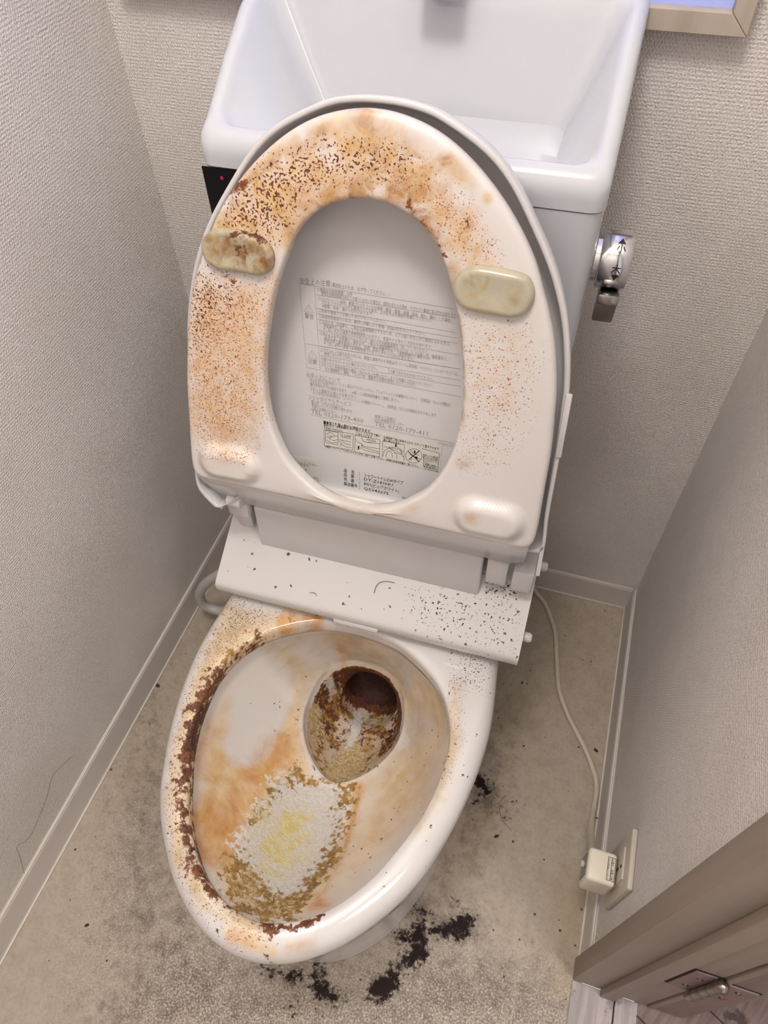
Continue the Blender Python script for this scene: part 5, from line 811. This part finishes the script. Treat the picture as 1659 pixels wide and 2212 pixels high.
TEXT = TEXT = {'grey': [('安全上の注意', (-0.0805, 0.2488), (-0.0492, 0.2503), 0.00688, 1), ('（事故防止のため、必ず守ってください。）', (-0.0484, 0.2495), (0.0103, 0.2489), 0.00509, 0), ('○標準安全使用期間：10年', (-0.0628, 0.2429), (-0.0266, 0.2433), 0.00449, 0), ('標準安全使用期間を超えてお使いいただいた場合は、経年劣化による発火・ケガなどの事故に至る恐れがあります。', (-0.0583, 0.2399), (0.0767, 0.2386), 0.00449, 0), ('○シャワートイレ本体、電源プラグやコードが故障（異音・異臭・発煙・高温・割れ・漏水）した場合、', (-0.0616, 0.2345), (0.0721, 0.2332), 0.00449, 0), ('ただちにコンセントから電源プラグを抜き、止水栓を止め修理を依頼してください。', (-0.0576, 0.2311), (0.0534, 0.2304), 0.00449, 0), ('※感電・火災・漏水の恐れがあります。', (-0.057, 0.2278), (-0.0049, 0.2273), 0.00449, 0), ('○本体や電源プラグ部に水をかけないでください。', (-0.0609, 0.2225), (0.0086, 0.2221), 0.00449, 0), ('○修理技術者以外の人は、絶対に分解したり修理・改造は行わないでください。', (-0.0606, 0.2171), (0.0486, 0.2165), 0.00449, 0), ('○お子さま、お年寄り、ご自分で温度調節のできない方、ヒフの弱い方などがご使用になるときは、', (-0.06, 0.2113), (0.0737, 0.2105), 0.00449, 0), ('便座温度を「切」にしてください。', (-0.0555, 0.2084), (-0.0117, 0.2082), 0.00449, 0), ('※「切」以外の温度で長時間使用されますと、低温ヤケドをおこす恐れがあります。', (-0.0555, 0.205), (0.056, 0.2046), 0.00449, 0), ('○次のような方が使用されるときには、周りの方が乾燥温度を「低」にしてください。', (-0.0591, 0.1994), (0.0533, 0.1992), 0.00449, 0), ('（お子さま、お年寄り、病気の方、ご自分で温度調節のできない方、ヒフの弱い方、睡眠薬など、', (-0.055, 0.1967), (0.0729, 0.1948), 0.00449, 0), ('眠気を誘う薬を服用された方、深酒、疲労の激しい方）（温風乾燥付の場合のみ）', (-0.0547, 0.1932), (0.0551, 0.1925), 0.00449, 0), ('※「低」以外の温度で長時間使用されますとヤケドの恐れがあります。', (-0.0547, 0.1899), (0.0394, 0.1888), 0.00449, 0), ('○プラスチック部のお手入れには、便座に使用できる洗剤以外（トイレ用洗剤、ベンジン、シンナーなど）は、', (-0.0583, 0.1818), (0.0854, 0.1813), 0.00449, 0), ('使用しないでください。', (-0.0545, 0.1785), (-0.0241, 0.1786), 0.00449, 0), ('○便フタやカバーの上に乗らないでください。', (-0.0576, 0.172), (0.0028, 0.1723), 0.00449, 0), ('○便フタにもたれないでください。', (0.016, 0.172), (0.0606, 0.1714), 0.00449, 0), ('○タンクに芳香洗浄剤や薬品、石けんなどを置いたり、タンク内部に入れないでください。', (-0.0571, 0.1658), (0.0619, 0.1646), 0.00449, 0), ('また清掃時に、酸性、アルカリ性、塩素系の洗剤を使用しないでください。', (-0.053, 0.1618), (0.0444, 0.1615), 0.00449, 0), ('水ぶきまたは当社純正の「トイレ用おそうじティッシュ」「シャワートイレお掃除クリーナー」（別売品）でのふき掃除を', (-0.0698, 0.1473), (0.0812, 0.1471), 0.00449, 0), ('おすすめします。', (-0.0697, 0.1439), (-0.0485, 0.1439), 0.00449, 0), ('便フタを外してお掃除できます。\u3000※詳しくは取扱説明書をご参照ください。', (-0.0694, 0.1412), (0.0292, 0.1412), 0.00449, 0), ('きちっと便座をお使いのお客さまへ', (-0.0691, 0.1362), (-0.0182, 0.1366), 0.00449, 0), ('水ぶきまたは当社純正の「シャワートイレお掃除クリーナー」（別売品）でのふき掃除をおすすめします。', (-0.0663, 0.1328), (0.0692, 0.1328), 0.00449, 0), ('使い方・お手入れ方法など、', (-0.0684, 0.1222), (-0.031, 0.1223), 0.00449, 0), ('商品についてのお問い合わせは', (-0.0678, 0.1187), (-0.0223, 0.1193), 0.00449, 0), ('お客さま相談センター', (-0.0674, 0.1149), (-0.0405, 0.1146), 0.00449, 0), ('修理のご依頼は', (0.003, 0.1189), (0.0256, 0.1192), 0.00449, 0), ('LIXIL修理受付センター', (0.0032, 0.1151), (0.0354, 0.1153), 0.00449, 0), ('お手入れについて', (-0.0734, 0.1516), (-0.0364, 0.1516), 0.00658, 0), ('フリーダイヤルサービス', (-0.0715, 0.1264), (-0.023, 0.1273), 0.00658, 0), ('警告', (-0.0755, 0.2152), (-0.0662, 0.2147), 0.00598, 1), ('注意', (-0.0719, 0.1676), (-0.0624, 0.1674), 0.00598, 1), ('TEL 0120-179-400', (-0.0684, 0.1103), (-0.009, 0.1107), 0.00748, 1.5), ('TEL 0120-179-411', (0.0035, 0.1103), (0.0614, 0.1103), 0.00748, 1.5), ('S-3021(13031)', (0.0731, 0.102), (0.0925, 0.1023), 0.00449, 0)], 'black': [('■本体と便器の間がお掃除できます。', (-0.0536, 0.1004), (0.0005, 0.0998), 0.00479, 2), ('電源を切り、本体両側のレバー', (-0.0534, 0.097), (-0.0197, 0.0984), 0.00359, 0.8), ('を手前に引きながら', (-0.0531, 0.0934), (-0.0313, 0.0934), 0.00359, 0.8), ('“カチッ”となるまで静か', (-0.0182, 0.0974), (0.0107, 0.0967), 0.00359, 0.8), ('に持ち上げます。', (-0.0168, 0.0937), (0.0029, 0.0935), 0.00359, 0.8), ('お掃除終了後は本体を上から“カチッ”と音がするまで', (0.0143, 0.0964), (0.075, 0.095), 0.00374, 0.8), ('軽く押さえます。', (0.0145, 0.093), (0.0336, 0.0925), 0.00359, 0.8), ('お掃除リフトアップでお手入れするときは、指がご注意ください。※詳細は取扱説明書をご覧ください。', (-0.0521, 0.0708), (0.0562, 0.069), 0.00344, 0.7), ('洗浄ハンドル等を回', (0.0589, 0.0844), (0.0754, 0.0842), 0.00299, 0.8), ('転させたまま本体', (0.0592, 0.0817), (0.0753, 0.0815), 0.00299, 0.8), ('を下ろさないでく', (0.0595, 0.079), (0.076, 0.0788), 0.00299, 0.8), ('ださい。', (0.0597, 0.0763), (0.0667, 0.0762), 0.00299, 0.8), ('※ 故障の原因に', (0.06, 0.0736), (0.0756, 0.0734), 0.00299, 0.8), ('\u3000 なります。', (0.0602, 0.0708), (0.0741, 0.0707), 0.00299, 0.8), ('S-2962(11035)', (0.0623, 0.0685), (0.0777, 0.0682), 0.00299, 0.5), ('――――――', (-0.1038, 0.045), (-0.0572, 0.0481), 0.0016, 0)], 'black2': [('必ず換気を防止してください。', (-0.1052, 0.0418), (-0.0595, 0.0441), 0.00359, 0.6), ('破損の原因となります。', (-0.1052, 0.0389), (-0.0696, 0.0409), 0.00359, 0.6), ('便フタを閉じる', (-0.0946, 0.0349), (-0.0726, 0.0352), 0.00359, 0.6), ('破損の恐れとなります。', (-0.0893, 0.0262), (-0.0583, 0.0264), 0.00359, 0.6), ('S-3012(12050)', (-0.0706, 0.0226), (-0.058, 0.0232), 0.00299, 0.6)], 'spec': [('品\u3000名', (-0.0288, 0.0449), (-0.0166, 0.0449), 0.00509, 0.8), ('品\u3000番', (-0.0286, 0.0395), (-0.0164, 0.0395), 0.00509, 0.8), ('色\u3000番', (-0.0284, 0.0335), (-0.0162, 0.0335), 0.00509, 0.8), ('製造番号', (-0.0282, 0.0274), (-0.0123, 0.0276), 0.00509, 0.8), ('：', (-0.0111, 0.0442), (-0.0096, 0.0442), 0.00449, 1), ('：', (-0.0108, 0.0385), (-0.0093, 0.0386), 0.00449, 1), ('：', (-0.0106, 0.0328), (-0.0091, 0.0329), 0.00449, 1), ('：', (-0.0103, 0.027), (-0.0088, 0.0271), 0.00449, 1), ('シャワートイレZ180タイプ', (-0.0047, 0.0442), (0.0402, 0.0443), 0.00539, 0.5), ('DT-Z181HU', (-0.0047, 0.0391), (0.0288, 0.0388), 0.00539, 0.5), ('BW1(ピュアホワイト)', (-0.0044, 0.0331), (0.0365, 0.0323), 0.00539, 0.5), ('Q5343675', (-0.0044, 0.027), (0.0249, 0.0265), 0.00539, 0.5), ('2016年製', (0.0406, 0.0255), (0.0511, 0.0254), 0.00389, 1.5)], 'grey_lines': [[(-0.0811, 0.2458), (-0.0758, 0.1856), (0.0863, 0.1871)], [(-0.0811, 0.2458), (0.0733, 0.2451)], [(-0.0656, 0.246), (-0.0607, 0.187)], [(-0.0647, 0.2376), (0.0754, 0.2366)], [(-0.0634, 0.2243), (0.0776, 0.2226)], [(-0.0629, 0.2189), (0.0793, 0.2175)], [(-0.0623, 0.2134), (0.0806, 0.2123)], [(-0.0612, 0.2024), (0.0834, 0.2012)], [(-0.0593, 0.1855), (0.0863, 0.1871)], [(-0.0583, 0.1755), (0.0883, 0.1755)], [(-0.0579, 0.1687), (0.0894, 0.1693)], [(-0.0566, 0.1593), (0.091, 0.1584)], [(-0.0755, 0.185), (-0.0734, 0.1599), (-0.0584, 0.1596)], [(-0.0607, 0.1852), (-0.0586, 0.1601)], [(0.0138, 0.1755), (0.0147, 0.1688)], [(-0.069, 0.1059), (0.0931, 0.1052)], [(-0.076, 0.2189), (-0.0714, 0.2266), (-0.0664, 0.2191), (-0.076, 0.2189)], [(-0.0713, 0.224), (-0.0711, 0.2212)], [(-0.071, 0.2207), (-0.0709, 0.22)], [(-0.0722, 0.1711), (-0.0675, 0.1795), (-0.0622, 0.1715), (-0.0722, 0.1711)], [(-0.0674, 0.1767), (-0.0671, 0.1737)], [(-0.067, 0.1731), (-0.0669, 0.1724)]], 'black_lines': [[(-0.0531, 0.0911), (-0.0195, 0.0929), (-0.0193, 0.0727), (-0.0524, 0.0716), (-0.0531, 0.0911)], [(-0.0512, 0.0904), (-0.0368, 0.0909), (-0.0366, 0.076), (-0.0507, 0.0754), (-0.0512, 0.0904)], [(-0.0499, 0.0864), (-0.0455, 0.0896), (-0.0404, 0.0861), (-0.0367, 0.0865)], [(-0.0498, 0.0837), (-0.046, 0.0818), (-0.0429, 0.0848), (-0.0404, 0.0861)], [(-0.0466, 0.081), (-0.0415, 0.0801), (-0.0368, 0.0825)], [(-0.0497, 0.079), (-0.044, 0.0768), (-0.0367, 0.0788)], [(-0.0486, 0.0844), (-0.0442, 0.0853), (-0.046, 0.0828)], [(-0.0343, 0.0907), (-0.0329, 0.0873), (-0.0304, 0.0865), (-0.0217, 0.0864)], [(-0.0318, 0.0909), (-0.0319, 0.0862)], [(-0.0293, 0.0901), (-0.0292, 0.0875), (-0.0224, 0.0883)], [(-0.0274, 0.0899), (-0.0218, 0.0901)], [(-0.0286, 0.0887), (-0.0218, 0.0891)], [(-0.0353, 0.0834), (-0.0328, 0.0826), (-0.0278, 0.0826), (-0.0215, 0.0826)], [(-0.0359, 0.082), (-0.0327, 0.0786), (-0.0338, 0.0743)], [(-0.0328, 0.082), (-0.0277, 0.079), (-0.0214, 0.079)], [(-0.0327, 0.0786), (-0.0288, 0.0754), (-0.02, 0.0756)], [(-0.0176, 0.092), (0.0106, 0.0923), (0.0113, 0.0713), (-0.0171, 0.0714), (-0.0176, 0.092)], [(-0.017, 0.0874), (-0.0141, 0.084), (-0.0091, 0.0831), (-0.0077, 0.0786)], [(-0.0101, 0.0909), (-0.0081, 0.0866), (-0.0037, 0.0862), (0.0103, 0.0873)], [(-0.0045, 0.0901), (0.004, 0.0906), (0.0066, 0.0891), (-0.0037, 0.0862)], [(-0.0039, 0.0889), (0.0041, 0.0895)], [(-0.0103, 0.0814), (-0.0053, 0.0805), (0.0107, 0.0813)], [(-0.0088, 0.077), (-0.005, 0.0758), (0.0111, 0.0753)], [(-0.0083, 0.0792), (0.011, 0.0773)], [(-0.015, 0.0743), (-0.0101, 0.0774), (-0.0091, 0.0831)], [(0.0137, 0.092), (0.0379, 0.092)], [(0.057, 0.0918), (0.0764, 0.0905), (0.0765, 0.0704), (0.0608, 0.0709)], [(0.0137, 0.092), (0.0144, 0.072)], [(0.0376, 0.0919), (0.0389, 0.072)], [(0.0154, 0.085), (0.0239, 0.0856), (0.0297, 0.0882), (0.0373, 0.0845)], [(0.0149, 0.0728), (0.0163, 0.0799), (0.0215, 0.085), (0.0289, 0.0827), (0.0364, 0.0809)], [(0.018, 0.0728), (0.0194, 0.0792), (0.0223, 0.0815), (0.0249, 0.0791), (0.026, 0.0732)], [(0.0209, 0.0849), (0.0266, 0.0821), (0.0305, 0.0776), (0.0309, 0.0729)], [(0.0239, 0.0853), (0.0324, 0.0854), (0.0356, 0.0828), (0.0374, 0.0832)], [(0.0267, 0.0801), (0.0371, 0.0798)], [(0.0299, 0.0862), (0.0355, 0.0841)], [(0.0355, 0.0841), (0.0354, 0.0807)], [(0.0353, 0.0787), (0.0385, 0.0774)], [(0.0579, 0.0831), (0.0577, 0.0803), (0.0567, 0.0776), (0.0549, 0.0752), (0.0525, 0.0734), (0.0498, 0.0723), (0.047, 0.0721), (0.0444, 0.0728), (0.0423, 0.0743), (0.0408, 0.0765), (0.0402, 0.0791), (0.0404, 0.0819), (0.0414, 0.0846), (0.0432, 0.087), (0.0456, 0.0887), (0.0483, 0.0897), (0.051, 0.0899), (0.0536, 0.0892), (0.0557, 0.0878), (0.0572, 0.0856), (0.0579, 0.0831)], [(0.042, 0.0856), (0.0472, 0.0814), (0.0466, 0.0745)], [(0.0442, 0.0881), (0.0489, 0.0831), (0.0549, 0.0831)], [(0.0435, 0.0819), (0.0522, 0.0798), (0.0571, 0.0782)], [(0.0439, 0.0754), (0.0542, 0.0885)], [(0.044, 0.0753), (0.0543, 0.0884)], [(0.0441, 0.0752), (0.0544, 0.0883)], [(0.0442, 0.0752), (0.0545, 0.0882)], [(0.0443, 0.0751), (0.0546, 0.0881)], [(0.0428, 0.0853), (0.0558, 0.0754)], [(0.0427, 0.0852), (0.0557, 0.0753)], [(0.0427, 0.085), (0.0556, 0.0751)], [(0.0426, 0.0849), (0.0555, 0.075)], [(0.0425, 0.0848), (0.0555, 0.0749)], [(-0.0134, 0.0755), (-0.0133, 0.0783)], [(-0.0133, 0.0755), (-0.0131, 0.0783)], [(-0.0131, 0.0756), (-0.013, 0.0783)], [(-0.013, 0.0756), (-0.0129, 0.0783)], [(-0.0129, 0.0756), (-0.0128, 0.0783)], [(-0.0128, 0.0756), (-0.0126, 0.0783)], [(-0.0126, 0.0756), (-0.0125, 0.0784)], [(-0.0125, 0.0756), (-0.0124, 0.0784)], [(-0.0124, 0.0756), (-0.0123, 0.0784)], [(-0.0144, 0.0777), (-0.0115, 0.0785)], [(-0.0142, 0.078), (-0.0117, 0.0787)], [(-0.014, 0.0783), (-0.0119, 0.0789)], [(-0.0138, 0.0786), (-0.0121, 0.0791)], [(-0.0136, 0.079), (-0.0124, 0.0794)], [(-0.0134, 0.0793), (-0.0126, 0.0796)], [(-0.0132, 0.0796), (-0.0128, 0.0798)], [(0.0288, 0.0916), (0.0292, 0.0891)], [(0.0286, 0.0916), (0.0291, 0.089)], [(0.0285, 0.0916), (0.029, 0.089)], [(0.0284, 0.0915), (0.0288, 0.0889)], [(0.0283, 0.0915), (0.0287, 0.0889)], [(0.0282, 0.0914), (0.0286, 0.0889)], [(0.0281, 0.0914), (0.0285, 0.0888)], [(0.0279, 0.0914), (0.0284, 0.0888)], [(0.0278, 0.0913), (0.0283, 0.0888)], [(0.0272, 0.0888), (0.0299, 0.0893)], [(0.0274, 0.0886), (0.0297, 0.089)], [(0.0276, 0.0884), (0.0296, 0.0887)], [(0.0278, 0.0882), (0.0294, 0.0884)], [(0.028, 0.088), (0.0292, 0.0881)], [(0.0282, 0.0877), (0.029, 0.0878)], [(0.0284, 0.0875), (0.0289, 0.0875)], [(0.0497, 0.0883), (0.0502, 0.0857)], [(0.0496, 0.0882), (0.0501, 0.0857)], [(0.0495, 0.0882), (0.05, 0.0856)], [(0.0494, 0.0881), (0.0498, 0.0856)], [(0.0493, 0.0881), (0.0497, 0.0855)], [(0.0491, 0.0881), (0.0496, 0.0855)], [(0.049, 0.088), (0.0495, 0.0855)], [(0.0489, 0.088), (0.0494, 0.0854)], [(0.0488, 0.0879), (0.0493, 0.0854)], [(0.0482, 0.0855), (0.0509, 0.0859)], [(0.0484, 0.0852), (0.0507, 0.0856)], [(0.0486, 0.085), (0.0506, 0.0853)], [(0.0488, 0.0848), (0.0504, 0.085)], [(0.049, 0.0846), (0.0502, 0.0847)], [(0.0492, 0.0844), (0.0501, 0.0844)], [(0.0494, 0.0841), (0.0499, 0.0841)], [(0.0507, 0.0806), (0.0531, 0.0808)], [(0.0507, 0.0805), (0.0531, 0.0806)], [(0.0507, 0.0804), (0.0531, 0.0805)], [(0.0507, 0.0804), (0.0531, 0.0805)], [(0.0507, 0.0802), (0.0531, 0.0804)], [(0.0507, 0.0801), (0.0531, 0.0802)], [(0.0507, 0.0801), (0.0531, 0.0803)], [(0.0507, 0.08), (0.0531, 0.0801)], [(0.0507, 0.0798), (0.0531, 0.08)], [(0.0507, 0.0799), (0.0531, 0.08)], [(0.0507, 0.0797), (0.0531, 0.0799)], [(0.0507, 0.0796), (0.0531, 0.0797)], [(0.0508, 0.0796), (0.0532, 0.0797)], [(0.0508, 0.0795), (0.0532, 0.0796)], [(0.0508, 0.0793), (0.0531, 0.0795)], [(0.0508, 0.0793), (0.0532, 0.0795)], [(0.0508, 0.0792), (0.0532, 0.0793)], [(0.0508, 0.0791), (0.0532, 0.0792)], [(0.0508, 0.0791), (0.0532, 0.0792)], [(0.0508, 0.0789), (0.0532, 0.0791)], [(0.0508, 0.0788), (0.0532, 0.0789)], [(0.0508, 0.0788), (0.0532, 0.0789)], [(0.0508, 0.0787), (0.0532, 0.0788)], [(0.0508, 0.0785), (0.0532, 0.0787)], [(0.0509, 0.0785), (0.0533, 0.0787)], [(0.0509, 0.0784), (0.0533, 0.0785)], [(0.0508, 0.0783), (0.0532, 0.0784)]], 'sticker': [(-0.054, 0.0682), (0.0786, 0.0679), (0.078, 0.1003), (-0.0539, 0.1029)], 'sticker2': [(-0.1057, 0.0179), (-0.0557, 0.022), (-0.0577, 0.0522), (-0.105, 0.0494)]}
if TEXT:
    text_mesh(TEXT['grey'], 'grey_notice_text', M['grey_print'], lid, PN+.0003, SP)
    lines_mesh(TEXT['grey_lines'], 'grey_notice_lines', M['grey_print'], lid, PN+.00025, SP, .00035)
    for nm in ('sticker', 'sticker2'):
        q = TEXT[nm]; c = np.mean(q, axis=0)
        V_ = [SP(p[0], p[1], PN+.0001) for p in q]+[SP(p[0], p[1], PN+.0004) for p in q]
        s_ = mesh_obj('notice_sticker', V_, [(0, 1, 2, 3), (4, 5, 6, 7), (0, 1, 5, 4), (1, 2, 6, 5), (2, 3, 7, 6), (3, 0, 4, 7)], M['sticker'], lid, False)
        if nm == 'sticker':
            text_mesh(TEXT['black'], 'sticker_text', M['black_print'], s_, PN+.0006, SP)
            lines_mesh(TEXT['black_lines'], 'sticker_drawing', M['black_print'], s_, PN+.00055, SP, .0004)
        else:
            text_mesh(TEXT['black2'], 'sticker_text', M['black_print'], s_, PN+.0006, SP)
    text_mesh(TEXT['spec'], 'model_text', M['black_print'], lid, PN+.0003, SP)
# marks on the flush knob, laid on its curved front
def on_knob(u, v, n):   # u along the axis, v angle downwards from the top
    a = v; r = .0265+n
    return (u, -math.sin(a)*r, math.cos(a)*r)
def knob_text(s, u, v, h, nm):
    cu = bpy.data.curves.new('t', 'FONT'); cu.body = s; cu.size = 1; cu.resolution_u = 1; cu.offset = .012
    o = bpy.data.objects.new('t', cu); COL.objects.link(o); bpy.context.view_layer.update()
    me = bpy.data.meshes.new_from_object(o.evaluated_get(bpy.context.evaluated_depsgraph_get())); bpy.data.objects.remove(o)
    bm = bmesh.new(); bm.from_mesh(me); bmesh.ops.triangulate(bm, faces=bm.faces)
    c = [v_.co.copy() for v_ in bm.verts]; cx = sum(q.x for q in c)/len(c); cy = sum(q.y for q in c)/len(c)
    for q in bm.verts: q.co = on_knob(u+(q.co.x-cx)*h, v-(q.co.y-cy)*h/.0265, .0004)
    bm_obj(nm, bm, M['black_print'], kn)
knob_text('小', .021, math.radians(38), .0085, 'small_flush_mark')
knob_text('大', .021, math.radians(76), .0085, 'large_flush_mark')
knob_text('▲', .021, math.radians(22), .007, 'arrow_mark')
knob_text('▼', .021, math.radians(93), .007, 'arrow_mark')

# ---------------------------------------------------------------- hose, cord, plug, plate
hp = cr([(.206, -.240, .376), (.200, -.242, .315), (.178, -.247, .255), (.135, -.258, .212), (.105, -.262, .186), (.070, -.264, .145), (.048, -.264, .100), (.048, -.264, .068), (.072, -.262, .055), (.118, -.260, .068), (.165, -.255, .080), (.205, -.245, .088)], 8)
ho = tube('supply_hose', hp, .0088, M['hose'], None, 18); tag(ho, 'grey water supply hose looping out left of the bowl', 'hose')
cp = [(.56, -.09, .20), (.585, -.06, .12), (.600, -.035, .05), (.618, -.030, .012), (.636, -.042, .004), (.6544, -.075, .0038), (.6656, -.102, .0038), (.6771, -.156, .0038), (.6894, -.208, .0038), (.7089, -.246, .0038), (.7285, -.2736, .0038), (.7475, -.3005, .0038), (.7625, -.3269, .0038), (.7705, -.3471, .0045), (.7725, -.3684, .008), (.7705, -.3903, .016), (.768, -.412, .028), (.7655, -.437, .048), (.763, -.460, .076), (.761, -.482, .110), (.760, -.505, .145), (.760, -.524, .160)]
cpp = cr(cp, 6); rad = [.0034]*len(cpp)
for i in range(len(cpp)):
    f_ = i/len(cpp); rad[i] = .0040 if f_ < .74 else .0040+min(1, (f_-.74)/.03)*.0014
cd = tube('cord', cpp, rad, M['cord'], None, 12)
# wall plate on right wall
pl = empty('outlet_plate', (W, -.5225, .197)); tag(pl, 'grey-beige wall outlet plate low on the right wall', 'outlet')
box('plate', (-.007, -.035, -.060), (0, .035, .060), M['ivory_grey'], pl, .0022, 3)
box('socket_insert', (-.009, -.019, -.034), (-.006, .019, .034), M['ivory_grey'], pl, .001, 2)
for z in (.006, .022): box('socket_slot', (-.0095, -.004, z), (-.0088, -.001, z+.006), M['dark_gap'], pl)
pg = empty('power_plug', (.761, -.528, .182)); tag(pg, 'cream block plug in the wall outlet, its cord running over the floor', 'plug')
cd.parent = pg; cd.location = tuple(-v for v in pg.location)
box('body', (-.019, -.0195, -.027), (.0155, .0195, .027), M['ivory'], pg, .0045, 4)
lines_seam = [(-.0006, -.0196), (-.0006, .0196)]
box('test_window', (-.0200, -.013, -.016), (-.0185, .014, .018), M['window_tint'], pg, .0004, 1)
lathe('test_button', [(.0045, 0), (.0045, .004), (.003, .0055)], M['ivory_grey'], pg, 18, 'X', (-.0245, .002, .006))
box('prong', (.0155, -.010, -.004), (.0185, -.006, .004), M['ivory'], pg); box('prong', (.0155, .004, -.004), (.0185, .008, .004), M['ivory'], pg)
def plug_place(u, v, n): return (u, v, .0270+n)
lines_mesh([[(.0045, -.0135), (.0135, -.0135), (.0135, .0135), (.0045, .0135), (.0045, -.0135)], [(.0088, -.0135), (.0088, .0135)]], 'label_border', M['black_print'], pg, .0002, plug_place, .0006)
text_mesh([('水濡れ・感電注意', (.0100, .0125), (.0100, -.0125), .0036, 1), ('(お手入れ時は抜いてください)', (.0056, .0125), (.0056, -.0125), .0024, .5)], 'label_text', M['black_print'], pg, .0002, plug_place)

# ---------------------------------------------------------------- crumbs and hairs
def crumb(name, loc, r, mat, label, seed):
    rnd = random.Random(seed); bm = bmesh.new(); bmesh.ops.create_icosphere(bm, subdivisions=2, radius=1)
    a = rnd.random()*3
    for v in bm.verts:
        k = 1+.35*(rnd.random()-.5); v.co = Vector((v.co.x*r*1.5*k, v.co.y*r*.9*k, max(v.co.z, -.6)*r*.6*k))
    bmesh.ops.rotate(bm, verts=bm.verts, cent=(0, 0, 0), matrix=Matrix.Rotation(a, 3, 'Z'))
    o = bm_obj(name, bm, mat, None, True, 60); o.location = (loc[0], loc[1], loc[2]+r*.35); tag(o, label, 'crumb'); return o
CRUMBS = CRUMBS = [('floor_crumb', (0.7641, -0.2946, 0.0), 0.0026, 'crumb', 'brown crumb on the floor between cord and right baseboard'), ('floor_crumb', (0.7807, -0.4014, 0.0), 0.003, 'crumb_y', 'yellow-brown crumb wedged between the power cord and the baseboard'), ('floor_crumb', (0.0131, -0.4074, 0.0), 0.0032, 'crumb', 'brown crumb by the left baseboard beside the bowl'), ('floor_crumb', (0.0986, -0.7701, 0.0), 0.0022, 'crumb', 'small dark crumb on the open floor at lower left'), ('floor_crumb', (0.6365, -0.4743, 0.0), 0.0026, 'crumb', 'dark grey-brown crumb on the floor right of the bowl'), ('floor_crumb', (0.626, -0.2118, 0.0), 0.0018, 'crumb', 'tiny dark crumb on the shaded floor right of the seat unit')]
for i, (nm, p, r, mt, lb) in enumerate(CRUMBS): crumb(nm, p, r, M[mt], lb, i)
HAIRS = HAIRS = [('stray_hair', [(0.0012, -0.5858, 0.1146), (0.0012, -0.6212, 0.1335), (0.0012, -0.6483, 0.1178), (0.0012, -0.6874, 0.1025), (0.0012, -0.7066, 0.1037), (0.0012, -0.7196, 0.1186), (0.0012, -0.7277, 0.0959), (0.0012, -0.7423, 0.0604)], 0.00022, 'long dark hair stuck to the left wall above the baseboard'), ('stray_hair', [(0.4163, -0.3605, 0.4216), (0.4164, -0.3549, 0.4249), (0.418, -0.3505, 0.4275), (0.4218, -0.3471, 0.4295), (0.4295, -0.3449, 0.4307), (0.4378, -0.3446, 0.4308)], 0.00035, 'dark curled hair on the white seat unit, left of the speckled patch'), ('stray_hair', [(0.3361, -0.3779, 0.4121), (0.3432, -0.3768, 0.4126), (0.3466, -0.3796, 0.4109)], 0.0003, 'short hair on the left half of the white seat unit'), ('stray_hair', [(0.6572, -0.4594, 0.0006), (0.6401, -0.4469, 0.0006), (0.6309, -0.4279, 0.0006), (0.6363, -0.4114, 0.0006)], 0.0003, 'thin hair on the stained floor right of the bowl')]
for nm, pts, r, lb in HAIRS:
    tag(tube(nm, cr(pts, 6), r, M['hair'], None, 5), lb, 'hair')
